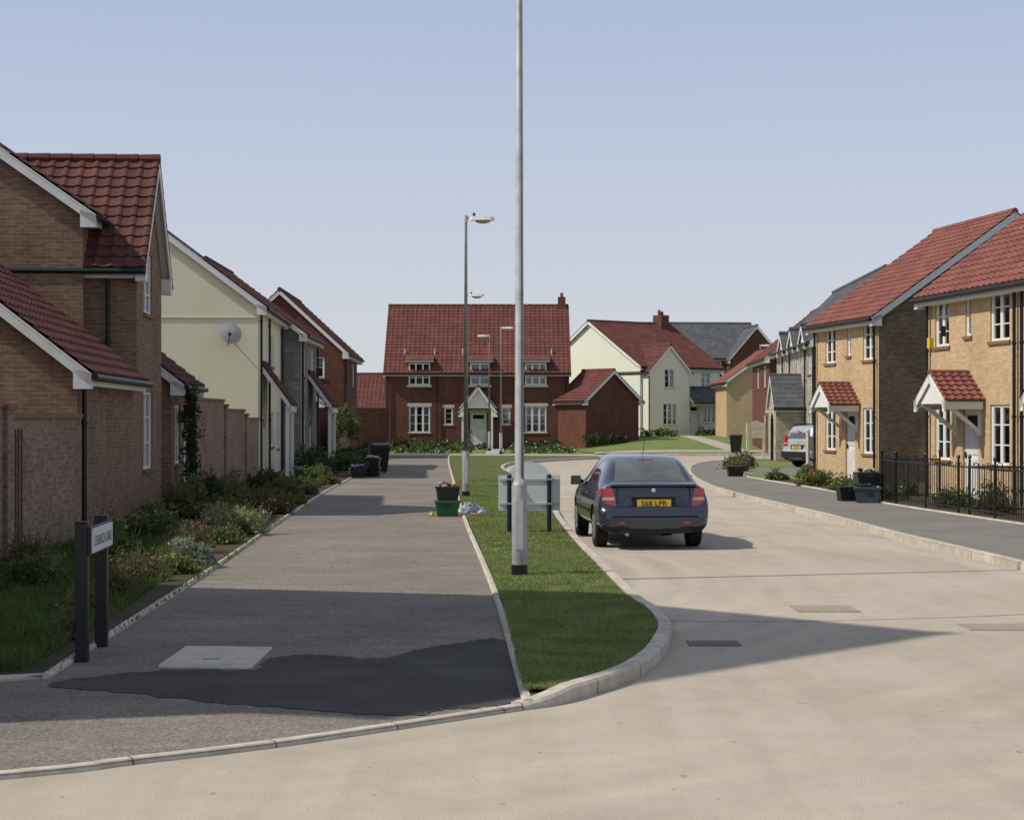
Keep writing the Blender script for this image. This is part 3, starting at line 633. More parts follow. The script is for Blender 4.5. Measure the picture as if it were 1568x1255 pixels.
# ============================================================ FAR BRICK HOUSE
Wm=[(1.5,1.1,2.85,2.75,'w',3,3),(8.9,1.1,10.25,2.75,'w',3,3),(3.75,1.6,4.3,2.65,'w',1,3),(7.4,1.6,7.95,2.65,'w',1,3),(5.4,.1,6.45,2.35,'d')]
E,wb,fm,gm,rb,tb=house('brick_house',(-8.06,108,0),0,11.7,9,5.1,9.4,'x',m_brR,m_tileR,front=Wm,ns=3,head=m_lintel,sill=m_lintel,ov=.12)
for a0 in (1.5,5.4,8.9):
    a1=a0+1.35 if a0!=5.4 else a0+1.25
    wb.box(a0-.1,-.05,3.9,a1+.1,.5,5.55,m_brR)
    tb.box(a0-.22,-.34,5.56,a1+.22,.6,5.64,m_white)
    rb.hexa([(a0-.24,-.38,5.645),(a1+.24,-.38,5.645),(a1+.24,1.6,5.9),(a0-.24,1.6,5.9),(a0-.24,-.38,5.69),(a1+.24,-.38,5.69),(a1+.24,1.7,6.2),(a0-.24,1.7,6.2)],m_tileR)
    f2=Fr((0,-.13,0),(1,0,0),(0,-1,0))
    f2.box(fm,a0,a1,-.08,-.075,4.1,5.5,m_interior)
    for q in ((a0,a0+.08,4.1,5.5),(a1-.08,a1,4.1,5.5),(a0+.08,a1-.08,4.1,4.18),(a0+.08,a1-.08,5.42,5.5)): f2.box(fm,q[0],q[1],-.07,-.01,q[2],q[3],m_white)
    nx=3 if a0!=5.4 else 2
    for k in range(1,nx): x=a0+(a1-a0)*k/nx; f2.box(fm,x-.05,x+.05,-.07,-.012,4.18,5.42,m_white)
    for k in range(1,3): z=4.1+1.4*k/3; f2.box(fm,a0+.08,a1-.08,-.07,-.03,z-.022,z+.022,m_white)
    gm.poly([f2.p(a0+.08,-.05,4.18),f2.p(a1-.08,-.05,4.18),f2.p(a1-.08,-.05,5.42),f2.p(a0+.08,-.05,5.42)],m_glass)
    f2.box(fm,a0-.12,a1+.12,-.07,.03,3.96,4.098,m_lintel)
# gutter stops either side of the dormers: cover the crossing stretch with the dormer cheeks
    wb.box(a0-.16,-.42,4.05,a0-.1,.3,5.55,m_brR) if False else None
groof(rb,tb,(5.0,-1.2,0),(0,1,0),(1,0,0),1.4,1.85,2.75,4.0,m_tileR,.1,.35,ns=3,sides=(1,0),gutter=False)
tb.poly([(4.7,-1.1,2.62),(7.15,-1.1,2.62),(5.93,-1.1,4.05)],m_white)
for x in (4.95,6.8): tb.box(x-.06,-1.15,0,x+.06,-1.03,2.7,m_white)
wb.box(11.1,4.2,9.0,11.6,4.8,10.0,m_brR); wb.cyl((11.35,4.5,10),(11.35,4.5,10.3),.11,.09,m_tileR2,8)
for x in (1.2,3.1,4.9,10.6): tb.cyl((x,1.0,5.9),(x,1.0,6.45),.05,.05,m_steel2,6)
pipe(tb,.15,-.09,0,4.8); pipe(tb,3.3,-.09,0,4.8); pipe(tb,8.4,-.09,0,4.8); pipe(tb,11.5,-.09,0,4.8)
for x in (4.85,7.1): fm.box(x-.07,-.25,1.9,x+.07,-.1,2.2,m_black)
fin(E,wb,fm,gm,rb,tb)
a_=D2R(-50); W_=2.6; E,*r=house('brick_garage',(4.6-W_*math.cos(a_),106-W_*math.sin(a_),.1),a_,W_,4.6,3.15,4.9,'x',m_brR,m_tileR,ns=3); fin(E,*r)

z0=.73
E,wb,fm,gm,rb,tb=house('cream_rendered_house',(8.9,118,z0),D2R(40),8.04,10.3,5.0,8.2,'x',m_cream2,m_tileR,
  front=[(4.9,.1,5.9,2.2,'d'),(6.3,.95,7.6,2.2,'w',3,2),(6.1,3.35,7.1,4.6,'w',2,3)],ns=3,sill=m_lintel)
bF=Fr((.2,-.7,0),(1,0,0),(0,-1,0)); hs=[(1.35,.8,2.75,2.3,'w',3,3),(1.5,3.4,2.5,4.7,'w',2,3)]
wall(wb,bF,[(0,-1),(4,-1),(4,4.6),(2,6.35),(0,4.6)],hs,m_cream2)
for h in hs: window(fm,gm,bF,h,sill=m_lintel)
wall(wb,Fr((.2,-.7,0),Y,(-1,0,0)),[(0,-1),(.8,-1),(.8,4.6),(0,4.6)],[],m_cream2)
wall(wb,Fr((4.2,-.7,0),Y,(1,0,0)),[(0,-1),(.8,-1),(.8,4.6),(0,4.6)],[],m_cream2)
groof(rb,tb,(4.2,-.7,0),Y,(-1,0,0),3.6,4,4.6,6.35,m_tileR,.15,.2,ns=3,sides=(1,0))
groof(rb,tb,(4.35,-1.0,0),X,Y,3.7,2,2.45,3.4,m_slate,.1,.1,ns=3,flat=True,back=False)
wb.box(6.6,4.5,7.6,7.4,5.4,8.9,m_brR); wb.cyl((6.85,5,8.9),(6.85,5,9.3),.12,.1,m_tileR2,8); wb.cyl((7.15,5,8.9),(7.15,5,9.2),.12,.1,m_tileR2,8)
pipe(tb,4.35,-.1,0,4.8); pipe(tb,.1,-.79,0,4.5)
fin(E,wb,fm,gm,rb,tb)
E,wb,fm,gm,rb,tb=house('slate_roof_house',(11.5,143,0),D2R(4),9.5,9,7.2,10.2,'x',m_brR,m_slate,front=[(5.2,5.4,6.2,6.8,'w',2,3)],flat=True,ns=3)
bF=Fr((6.6,-1.5,0),(1,0,0),(0,-1,0)); hs=[(1.7,4.8,2.7,6.2,'w',2,3)]
wall(wb,bF,[(0,-1),(4.6,-1),(4.6,7.0),(2.3,9.7),(0,7.0)],hs,m_brR)
for h in hs: window(fm,gm,bF,h)
wall(wb,Fr((6.6,-1.5,0),Y,(-1,0,0)),[(0,-1),(1.5,-1),(1.5,7),(0,7)],[],m_brR)
groof(rb,tb,(11.2,-1.5,0),Y,(-1,0,0),6,4.6,7.0,9.7,m_slate,.15,.2,ns=3,sides=(1,0),flat=True)
fin(E,wb,fm,gm,rb,tb)
E,*r=house('brick_garage',(14.15,112,.4),0,5.6,6,4.1,6.1,'y',m_brY,m_tileR2,ns=3); fin(E,*r)
E,*r=house('brick_garage',(13.6,126,.5),D2R(-12),3.6,6,3.6,5.0,'y',m_brY2,m_tileR2,ns=3); fin(E,*r)

# ============================================================ RIGHT TERRACE
def canopy(rb,tb,a,w=1.5,z=2.35):
    groof(rb,tb,(a+w,-.95,0),(0,1,0),(-1,0,0),.95,w,z+.1,z+.66,m_tileR2,.05,.12,sides=(1,0),gutter=False,th=.17,tw=.2)
    tb.poly([(a-.02,-.93,z-.02),(a+w+.02,-.93,z-.02),(a+w/2,-.93,z+.62)],m_white)
    for x in (a+.08,a+w-.16):
        tb.hexa([(x,-.06,z-.75),(x+.08,-.06,z-.75),(x+.08,0,z-.75),(x,0,z-.75),(x,-.06,z),(x+.08,-.06,z),(x+.08,0,z),(x,0,z)],m_white)
        tb.hexa([(x,-.06,z-.7),(x+.08,-.06,z-.7),(x+.08,-.06,z-.6),(x,-.06,z-.6),(x,-.85,z-.08),(x+.08,-.85,z-.08),(x+.08,-.8,z),(x,-.8,z)],m_white)
        tb.box(x,-.9,z-.08,x+.08,-.06,z,m_white)
def unit(s):
    return [(s+.4,1.0,s+1.25,2.3,'w',2,3),(s+.4,3.72,s+1.2,4.8,'w',2,3),(s+2.1,3.9,s+2.4,4.8,'w',1,2),(s+1.95,.12,s+2.8,2.2,'d'),(s+3.4,.95,s+4.35,2.3,'w',2,3),(s+3.4,3.72,s+4.35,4.85,'w',2,3)]
rotR=D2R(-80.3)
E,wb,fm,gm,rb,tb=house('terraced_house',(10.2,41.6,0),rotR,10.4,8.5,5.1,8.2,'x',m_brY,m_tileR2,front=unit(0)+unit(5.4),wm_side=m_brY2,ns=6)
canopy(rb,tb,1.55); canopy(rb,tb,6.95)
pipe(tb,.12,-.09,0,4.85); pipe(tb,4.75,-.09,0,4.85); pipe(tb,5.1,-.09,0,4.85)
tb.box(1.0,-.12,3.95,1.02,-.0,4.2,m_black); tb.box(.12,-.1,3.7,.3,-.002,3.95,f_yel)
fin(E,wb,fm,gm,rb,tb)
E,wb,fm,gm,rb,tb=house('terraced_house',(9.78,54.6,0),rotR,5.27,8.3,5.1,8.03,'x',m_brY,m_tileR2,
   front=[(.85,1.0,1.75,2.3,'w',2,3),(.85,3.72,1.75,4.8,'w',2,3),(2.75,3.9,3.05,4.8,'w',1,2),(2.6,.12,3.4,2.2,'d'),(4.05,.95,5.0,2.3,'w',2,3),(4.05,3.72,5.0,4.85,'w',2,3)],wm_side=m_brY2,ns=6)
canopy(rb,tb,2.25); pipe(tb,5.15,-.09,0,4.85); pipe(tb,.1,-.09,0,4.85)
tb.box(5.28,1.5,.7,5.5,2.1,1.5,m_white)
fin(E,wb,fm,gm,rb,tb)
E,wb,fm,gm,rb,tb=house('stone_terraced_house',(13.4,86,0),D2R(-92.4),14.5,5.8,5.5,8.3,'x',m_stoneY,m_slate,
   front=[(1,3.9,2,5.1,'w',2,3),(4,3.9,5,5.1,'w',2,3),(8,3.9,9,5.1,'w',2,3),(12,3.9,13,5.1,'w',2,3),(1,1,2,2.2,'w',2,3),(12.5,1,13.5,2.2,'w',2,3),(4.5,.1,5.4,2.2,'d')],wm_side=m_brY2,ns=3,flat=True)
px=8.2;pd=1.3
pf=Fr((px,-pd,0),(1,0,0),(0,-1,0))
arch=[(.9,0)]+[(1.5-.6*math.cos(t*math.pi/8),1.7+.55*math.sin(t*math.pi/8)) for t in range(9)]+[(2.1,0)]
outer=[(0,-.2),(0,2.6),(1.5,3.9),(3,2.6),(3,-.2),(2.1,-.2)]+arch[::-1]+[(.9,-.2)]
fl=[Vector((a,b,0)) for a,b in outer]
for t in tessellate_polygon([fl]): wb.poly([pf.p(fl[i].x,0,fl[i].y) for i in t],m_stoneY,[(fl[i].x,fl[i].y) for i in t])
wall(wb,Fr((px+3,-pd,0),Y,(1,0,0)),[(0,-.2),(pd,-.2),(pd,2.6),(0,2.6)],[],m_stoneY)
wall(wb,Fr((px,-pd,0),Y,(-1,0,0)),[(0,-.2),(pd,-.2),(pd,2.6),(0,2.6)],[],m_stoneY)
groof(rb,tb,(px+3,-pd,0),Y,(-1,0,0),pd,3,2.6,3.9,m_slate,.12,.2,ns=3,flat=True,sides=(1,0))
for x in (.1,3.2,6,11.6,14.3): pipe(tb,x,-.09,0,5.3)
for a in (3.5,7.4,11.4):
    groof(rb,tb,(a+2.2,-.3,0),Y,(-1,0,0),3,2.2,5.25,6.0,m_slate,.1,.15,ns=3,flat=True,sides=(1,0))
    tb.poly([(a,-.29,5.2),(a+2.2,-.29,5.2),(a+1.1,-.29,5.95)],m_white)
fin(E,wb,fm,gm,rb,tb)
E,*r=house('terraced_house',(14.3,101,0),D2R(-93),10,7,5.4,8.2,'x',m_brR,m_tileR,front=[(7,3.7,8,4.9,'w',2,3),(3,3.7,4,4.9,'w',2,3),(7,1,8,2.2,'w',2,3)],ns=3); fin(E,*r)

# ============================================================ STREET FURNITURE
def lamp(x,y,h,head_dir=1,n=14,big=1.0):
    E=empty('street_lamp',(x,y,.05+H(x,y))); mb=MB()
    mb.cyl((0,0,-.1),(0,0,.16),.1*big,.1*big,m_blackm,n)
    mb.cyl((0,0,.16),(0,0,1.12),.092*big,.092*big,m_steel,n,False)
    mb.cyl((0,0,1.12),(0,0,1.22),.092*big,.058*big,m_steel,n,False)
    mb.cyl((0,0,1.22),(0,0,h-.1),.058*big,.034,m_steel,n)
    mb.box(-.045,-.097*big,.35,.045,-.088*big,.95,m_steel2)
    mb.build('column',E,smooth=True)
    hb=MB(); s=head_dir
    hb.cyl((0,0,h-.12),(0,0,h+.06),.045,.045,m_steel2,n)
    hb.cyl((0,0,h),(.12*s,0,h+.01),.035,.04,m_steel2,8)
    prof=[(.08,.05,.02),(.14,.09,.06),(.45,.12,.085),(.62,.11,.07),(.7,.06,.03)]
    for i in range(len(prof)-1):
        a,w,t=prof[i];b,w2,t2=prof[i+1]
        hb.hexa([(a*s,-w,h-.06),(b*s,-w2,h-.06),(b*s,w2,h-.06),(a*s,w,h-.06),(a*s,-w*.7,h-.03+t),(b*s,-w2*.7,h-.03+t2),(b*s,w2*.7,h-.03+t2),(a*s,w*.7,h-.03+t)],m_white)
    hb.ball((.42*s,0,h-.07),.16,m_curtain,8,(1.2,.55,.45)); hb.cyl((.2*s,0,h+.05),(.2*s,0,h+.12),.035,.03,m_black,8)
    hb.build('lantern',E,merge=True)
lamp(.09,20.8,8.6,1,20); lamp(-1.13,41.6,6.85); lamp(-1.82,67.6,6.85); lamp(-.6,92,6.85); lamp(-1.35,101,6.85,-1); lamp(17.4,119,6.3)

E=empty('road_sign',(.29,28.6,.09)); mb=MB()
m_signb=plain('sign_back_grey',(.70,.73,.72),(.62,.66,.65),2,.5,.4)
mb.box(-.52,-.012,.36,.52,.0,.95,m_signb)
pts=[(.33*math.cos(t*math.pi/12),.953+.22*math.sin(t*math.pi/12)) for t in range(13)]
mb.poly([(x,-.006,z) for x,z in pts],m_signb); 
for z in (.45,.86): mb.box(-.5,-.03,z,.5,-.013,z+.035,m_steel2)
mb.build('panel',E)
mb=MB(); m_bluep=plain('post_blue_black',(.012,.018,.045),None,4,.4,.5)
for x in (-.335,.335):
    mb.cyl((x,-.06,-.1),(x,-.06,.93),.038,.038,m_bluep,10); mb.ball((x,-.06,.94),.04,m_bluep,8)
    for z in (.46,.87): mb.box(x-.055,-.11,z,x+.055,-.012,z+.03,m_steel)
mb.build('posts',E)

E=empty('street_name_sign',(-3.48,13.75,.03),D2R(94)); mb=MB()
for x in (0,.92): mb.box(x-.05,-.05,-.2,x+.05,.05,1.12,m_blackm); mb.box(x-.055,-.055,1.12,x+.055,.055,1.135,m_blackm)
mb.box(-.05,-.075,.86,.97,-.052,1.09,m_blackm)
mb.build('posts',E,bevel=.004)
mb=MB(); mb.box(-.02,-.09,.88,.94,-.077,1.075,m_signb); mb.build('plate',E)
cu=bpy.data.curves.new('lettering','FONT'); cu.body='CHURCH LANE'; cu.size=.12; cu.align_x='CENTER'
t=bpy.data.objects.new('lettering',cu); col.objects.link(t); t.parent=E; t.location=(.46,-.093,.93); t.rotation_euler=(D2R(90),0,0); cu.materials.append(m_black)

E=empty('access_cover',(0,0,.03)); mb=MB()
def slab(mb,P,z0,z1,mat): mb.hexa([(x,y,z0) for x,y in P]+[(x,y,z1) for x,y in P],mat)
slab(mb,[(-2.80,13.42),(-2.05,13.34),(-2.05,14.5),(-2.80,14.56)],-.05,.022,m_conc); mb.build('frame',E,bevel=.01)
mb=MB(); slab(mb,[(-2.74,13.49),(-2.11,13.42),(-2.11,14.43),(-2.74,14.49)],.0,.028,m_conc); mb.box(-2.5,13.7,.029,-2.35,13.72,.031,m_black); mb.build('lid',E,bevel=.006)
def iron(name,x0,y0,x1,y1,bars=7,z=.003):
    m0=m_grate if name=='drain_grate' else m_iron
    E=empty(name,(0,0,z)); mb=MB(); mb.box(x0,y0,-.02,x1,y1,.004,m0)
    for k in range(bars): a=x0+(x1-x0)*(k+.5)/bars; mb.box(a-(x1-x0)/bars*.3,y0+.04,.0045,a+(x1-x0)/bars*.3,y1-.04,.007,m_black if name=='drain_grate' else m_iron)
    mb.build('plate',E)
iron('drain_grate',1.56,14.9,2.02,15.25,10); iron('manhole_cover',2.95,17.5,3.6,18.1,8); iron('manhole_cover',4.32,16.0,5.0,16.5,8); iron('manhole_cover',3.1,33,3.7,33.7,6)
m_joint=plain('tar_joint',(.24,.21,.175),None,8,.9)
jp=smoothline([(1.5,16.75),(2.6,16.7),(4,16.95),(5.2,17.3),(6.8,17.9)],6); mb=MB()
for i in range(len(jp)-1):
    (a,b),(c,d)=jp[i],jp[i+1]; w=.007+.005*random.random(); mb.poly([(a,b-w,.004),(c,d-w,.004),(c,d+w,.004),(a,b+w,.004)],m_joint)
mb.build('road_joint')

def wheelie(x,y,rot=0,s=1.0,z=.05,mat=m_black):
    E=empty('wheelie_bin',(x,y,z+H(x,y)),rot); mb=MB()
    w,d,h=.29*s,.36*s,.95*s
    mb.hexa([(-w*.78,-d*.7,.06),(w*.78,-d*.7,.06),(w*.78,d*.75,.06),(-w*.78,d*.75,.06),(-w,-d,h),(w,-d,h),(w,d*.9,h),(-w,d*.9,h)],mat)
    mb.box(-w*1.06,-d*1.05,h-.08,w*1.06,-d*.98,h,mat)
    mb.build('body',E,bevel=.02)
    mb=MB(); mb.hexa([(-w*1.07,-d*1.1,h+.005),(w*1.07,-d*1.1,h+.005),(w*1.07,d,h+.005),(-w*1.07,d,h+.005),(-w*.9,-d*.9,h+.06),(w*.9,-d*.9,h+.06),(w*.9,d*.95,h+.1),(-w*.9,d*.95,h+.1)],mat)
    mb.cyl((-w*.9,d*1.15,h+.02),(w*.9,d*1.15,h+.02),.015,.015,mat,8)
    for sx in (-1,1): mb.box(sx*w*.8-.02,d*.9,h-.02,sx*w*.8+.02,d*1.18,h+.04,mat)
    mb.build('lid',E,bevel=.01)
    mb=MB()
    for sx in (-1,1): mb.cyl((sx*w*.75-.025,d*.75,.1),(sx*w*.75+.025,d*.75,.1),.1,.1,m_black,14)
    mb.cyl((-w*.75,d*.75,.1),(w*.75,d*.75,.1),.015,.015,m_steel,8); mb.build('wheels',E)
wheelie(-4.75,61,D2R(15),1.02,.03); wheelie(12.0,91,D2R(-20),.95)
m_green=plain('green_plastic',(.015,.13,.04),(.012,.10,.03),3,.4,.5); m_gdark=plain('dark_plastic',(.016,.024,.02),None,3,.4,.5); m_bluepl=plain('blue_grey_plastic',(.045,.07,.085),None,3,.4,.5)
m_bag=plain('plastic_bag',(.55,.57,.6),(.3,.33,.38),14,.35,.5); m_redp=plain('red_plastic',(.5,.03,.05),None,8,.4)
def crate(x,y,mat,rot=0,s=1,z=.04,stack=1,cont=True,nm='recycling_box'):
    E=empty(nm,(x,y,z+H(x,y)),rot); mb=MB()
    for k in range(stack):
        b=k*.3*s; w=.25*s;d=.19*s
        mb.hexa([(-w*.84,-d*.84,b),(w*.84,-d*.84,b),(w*.84,d*.84,b),(-w*.84,d*.84,b),(-w,-d,b+.3*s),(w,-d,b+.3*s),(w,d,b+.3*s),(-w,d,b+.3*s)],mat)
        mb.box(-w*1.06,-d*1.08,b+.26*s,w*1.06,d*1.08,b+.305*s,mat if k==0 else m_gdark)
        mb.box(-w*.3,-d*1.12,b+.2*s,w*.3,-d*1.0,b+.25*s,m_gdark)
    mb.build('box',E,bevel=.008)
    if cont:
        mb=MB(); cs=[m_redp,m_redp,m_bag,f_yel,m_green] if cont=='bright' else [m_bag,m_black,m_bag,m_gdark]
        for k in range(12): mb.ball((random.uniform(-.19,.19)*s,random.uniform(-.12,.12)*s,stack*.3*s+random.uniform(.0,.07)),random.uniform(.03,.06),random.choice(cs),6,(1.3,1,.8))
        mb.build('contents',E)
crate(-1.3,34.2,m_green,D2R(4),1.0,.04,1,False); crate(-1.3,34.25,m_gdark,D2R(8),.92,.345,1,'bright')
def bag(x,y,r,mat=m_bag,z=.08):
    mb=MB(); mb.ball((0,0,r*.55),r,mat,12,(1.1,.9,.75)); mb.cyl((0,0,r*1.1),(.02,0,r*1.5),.02,.05,mat,7)
    o=mb.build('rubbish_bag',loc=(x,y,z),merge=True)
    for v in o.data.vertices:
        v.co*=1+.16*math.sin(v.co.x*47+x*9)*math.cos(v.co.z*39+y)+.1*math.sin(v.co.y*61)
for a in [(-.93,34.0,.14),(-.74,34.3,.12),(-.86,34.6,.13),(-.6,33.8,.08)]: bag(*a)
mb=MB(); mb.hexa([(-.2,-.12,0),(.2,-.1,0),(.17,.13,0),(-.19,.1,0),(-.2,-.12,.03),(.2,-.1,.05),(.17,.13,.02),(-.19,.1,.04)],plain('cardboard',(.42,.28,.15))); mb.build('cardboard_piece',loc=(-.62,33.3,.1))
bag(-1.62,34.3,.05,f_yel,.03)
crate(-5.05,56,m_black,.2,1.05,.06); crate(-4.7,57.2,m_gdark,-.1,1.05,.03,2,True); bag(-5.25,57.2,.24,m_bag,.06); bag(-4.95,56.8,.2,m_black,.3)
crate(7.75,39.0,m_black,D2R(5),1.1,.1,1,False); crate(8.0,38.2,m_bluepl,D2R(-12),1.15,.1); crate(8.15,38.9,m_gdark,0,1.1,.1,2); crate(7.3,55.5,m_black,0,1.1,.1,1,False)
crate(13.2,80.5,m_gdark,0,1.2,.1)

E=empty('notice_board',(12.35,86,.0),D2R(5)); mb=MB()
for x in (-.42,.42): mb.box(x-.06,-.06,0,x+.06,.06,1.75,m_lintel)
mb.box(-.5,-.04,1.0,.5,.04,1.5,m_lintel); mb.poly([(.4*math.cos(t*math.pi/10),-.05,1.5+.38*math.sin(t*math.pi/10)) for t in range(11)],m_lintel); mb.build('board',E)
E=empty('notice_board',(10.6,59.5,.1),D2R(40)); mb=MB()
for x in (-.35,.35): mb.box(x-.05,-.05,0,x+.05,.05,1.4,m_lintel)
mb.box(-.38,-.03,.75,.38,.03,1.25,m_lintel); mb.ball((-.35,0,1.45),.07,m_lintel,6); mb.ball((.35,0,1.45),.07,m_lintel,6); mb.build('board',E)

def railing(pts,h=1.05,z=.12,sp=.115):
    E=empty('metal_railings'); mb=MB(); P=[Vector((x,y,z)) for x,y in pts]
    for i in range(len(P)-1):
        d=P[i+1]-P[i];L=d.length;u=d/L;Z=Vector((0,0,1))
        for zz in (.12,h-.12): mb.cyl(P[i]+Z*zz,P[i+1]+Z*zz,.016,.016,m_blackm,5)
        n=int(L/sp)
        for k in range(n):
            q=P[i]+u*(L*(k+.5)/n); mb.cyl(q+Z*.05,q+Z*(h-.12),.008,.008,m_blackm,5,False)
            if k%2==0:
                r=L/n/2; c=q+u*r+Z*(h-.12)
                A=[c+u*(-r*math.cos(t*math.pi/6))+Z*(r*1.4*math.sin(t*math.pi/6)) for t in range(7)]
                for t in range(6): mb.cyl(A[t],A[t+1],.008,.008,m_blackm,5,False)
        m=max(1,round(L/1.9))
        for k in range(m+1):
            q=P[i]+u*(L*k/m); mb.cyl(q-Z*.1,q+Z*(h+.03),.024,.024,m_blackm,8); mb.ball(q+Z*(h+.07),.04,m_blackm,7)
    mb.build('bars',E)
railing([(9.98,22.2),(9.2,29.8),(8.42,37.2),(8.5,39)]) 
railing([(8.95,33.2),(10.9,33.0)]); railing([(8.5,39),(9.9,39.3)])

# ============================================================ CARS
def carbody(name,loc,rot,paint,tall=0,estate=False,plate=None):
    E=empty(name,loc,rot)   # local: +y forward, rear at y=0
    m_cg=plain('car_glass',(.14,.145,.135),(.05,.055,.055),1.6,.06,.6,coat=1); m_trim=plain('car_trim',(.02,.02,.022),None,4,.6,.3)  # car_glass: pale tone paints light seen through the cabin into the rear window
    m_sg=plain('car_side_glass',(.02,.024,.026),None,2,.05,.6,coat=1)
    m_red=plain('lamp_red',(.45,.015,.02),None,30,.15,.6,coat=1); m_or=plain('lamp_clear',(.6,.35,.28),None,30,.15,.6,coat=1)
    t=tall
    if not estate:
        S=[(-.015,.66,.48,.60),(.0,.74,.62,.64),(.035,.80,.655,.68),(.085,.83,.675,.73),(.105,.84,.72,.735),(.12,.845,.87,.73),(.135,.85,.975,.71),(.19,.85,1.0,.70),(.33,.85,1.01,.69),(.42,.855,1.025,.685),(.62,.855,1.17,.635),(.84,.855,1.31,.595),(.98,.855,1.365,.58),(1.1,.855,1.39,.575),(1.25,.855,1.41,.575),(1.5,.855,1.425,.58),(1.95,.855,1.43,.585),(2.03,.855,1.43,.585),(2.3,.855,1.40,.575),(2.42,.855,1.355,.58),(2.75,.855,1.19,.62),(3.0,.85,1.04,.67),(3.1,.85,.985,.70),(3.5,.845,.92,.72),(3.85,.83,.82,.72),(4.05,.78,.70,.68),(4.16,.70,.55,.6),(4.2,.62,.44,.5)]
        gr=(.42,.985); gs=(1.1,1.95,2.03,2.75); gw=(2.41,3.01)
    else:
        S=[(-.015,.66,.48,.60),(.0,.74,.62,.64),(.035,.81,.67,.70),(.08,.84,.70,.75),(.10,.85,.80,.76),(.125,.86,1.0,.74),(.14,.86,1.05,.73),(.24,.86,1.35,.66),(.34,.86,1.55,.63),(.42,.86,1.59,.62),(.8,.86,1.62,.62),(1.3,.86,1.63,.62),(1.8,.86,1.63,.62),(1.9,.86,1.63,.62),(2.3,.86,1.58,.60),(2.5,.86,1.5,.62),(2.9,.86,1.25,.66),(3.15,.86,1.07,.7),(3.3,.85,1.0,.72),(3.6,.85,.93,.74),(3.9,.83,.84,.72),(4.1,.78,.7,.68),(4.22,.70,.55,.6),(4.25,.62,.45,.5)]
        gr=(.14,.335); gs=(.42,1.8,1.9,2.9); gw=(2.49,3.16)
    zsh=.93+t
    R=[]
    for (y,w,T,r) in S:
        zb=.24 if 0.1<y<3.9 else .30
        z3=min(.50,zb+(T-zb)*.45); z4=min(.74,zb+(T-zb)*.75); z5=min(zsh,T-.035)
        up=T>zsh+.08
        x5=.945*w if up else min(.97*w,r+.06)
        z6=T-.055 if up else T-.018
        half=[(0,zb),(.72*w,zb),(.96*w,zb+.06),(w,z3),(.992*w,z4),(x5,z5),(r,z6),(r*.88,T-.016),(r*.45,T-.003),(0,T)]
        ring=[(x,z) for x,z in half]+[(-x,z) for x,z in half[-2:0:-1]]
        R.append([Vector((x,y,z)) for x,z in ring])
    mb=MB(); n=len(R[0])
    for i in range(len(R)-1):
        ya,yb=S[i][0],S[i+1][0]
        for k in range(n):
            k2=(k+1)%n; kk=k if k<9 else n-1-k
            mat=paint
            if kk in (7,8) and ya>=gr[0]-1e-4 and yb<=gr[1]+1e-4: mat=m_cg
            if kk in (7,8) and ya>=gw[0]-1e-4 and yb<=gw[1]+1e-4: mat=m_sg
            if kk==5 and ((ya>=gs[0]-1e-4 and yb<=gs[1]+1e-4) or (ya>=gs[2]-1e-4 and yb<=gs[3]+1e-4)): mat=m_sg
            if kk in (0,1): mat=m_trim
            mb.poly([R[i][k],R[i][k2],R[i+1][k2],R[i+1][k]],mat)
    mb.poly(R[0],paint); mb.poly(R[-1][::-1],paint)
    body=mb.build('body',E,merge=True)
    sd=body.modifiers.new('s','SUBSURF'); sd.levels=2; sd.render_levels=2
    wy=(.85,3.43) if not estate else (.8,3.5)
    cut=[]
    for y in wy:
        for sx in (-1,1):
            c=MB(); c.cyl((sx*.55,y,.31),(sx*1.0,y,.31),.365,.365,m_trim,28); co=c.build('c',E,merge=True); cut.append(co)
            bo=body.modifiers.new('b','BOOLEAN'); bo.object=co; bo.operation='DIFFERENCE'; bo.solver='EXACT'
    dg=bpy.context.evaluated_depsgraph_get(); dg.update(); ev=body.evaluated_get(dg); me=bpy.data.meshes.new_from_object(ev)
    body.modifiers.clear(); body.data=me
    for c in cut: bpy.data.objects.remove(c)
    me.polygons.foreach_set('use_smooth',[True]*len(me.polygons)); me.set_sharp_from_angle(angle=D2R(50))
    wb_=MB(); rm=plain('alloy',(.45,.45,.46),None,5,.35,.5,metal=.6); ty=plain('tyre',(.02,.02,.02),None,8,.8,.2)
    for y in wy:
        for sx in (-1,1):
            a=sx*.64;b=sx*.83
            wb_.cyl((a,y,.31),(b-.02*sx,y,.31),.31,.31,ty,28); wb_.cyl((b-.02*sx,y,.31),(b,y,.31),.31,.285,ty,28)
            wb_.cyl((b,y,.31),(b+.005*sx,y,.31),.2,.19,rm,20)
            for k in range(5):
                aa=k*2*math.pi/5; wb_.ball((b+.004*sx,y+.12*math.cos(aa),.31+.12*math.sin(aa)),.03,m_trim,6,(.25,1,1))
    wb_.build('wheels',E,smooth=True)
    d=MB()
    zl0=.665 if not estate else .8; zl1=.935 if not estate else 1.2
    y0=S[4][0];y1=S[6][0]
    for s in (-1,1):
        def q(x,z,dy=0): 
            tt=(z-zl0)/(zl1-zl0); return (s*x,(y0*(1-tt)+y1*tt)-.022+dy,z)
        zs=[zl0,zl0+.08,zl0+.14,zl1]; ms=[m_red,m_or,m_red]
        for k in range(3):
            za,zb_=zs[k],zs[k+1]-.003; xi=lambda z:.57+.05*(z-zl0)/(zl1-zl0); xo=lambda z:.80-.03*(z-zl0)/(zl1-zl0)
            d.hexa([q(xi(za),za),q(xo(za),za,.02),q(xo(za)+.035,za,.13),q(xi(za),za,.1),q(xi(zb_),zb_),q(xo(zb_),zb_,.02),q(xo(zb_)+.03,zb_,.13),q(xi(zb_),zb_,.1)],ms[k])
    d.build('rear_lamps',E,bevel=.008)
    d=MB()
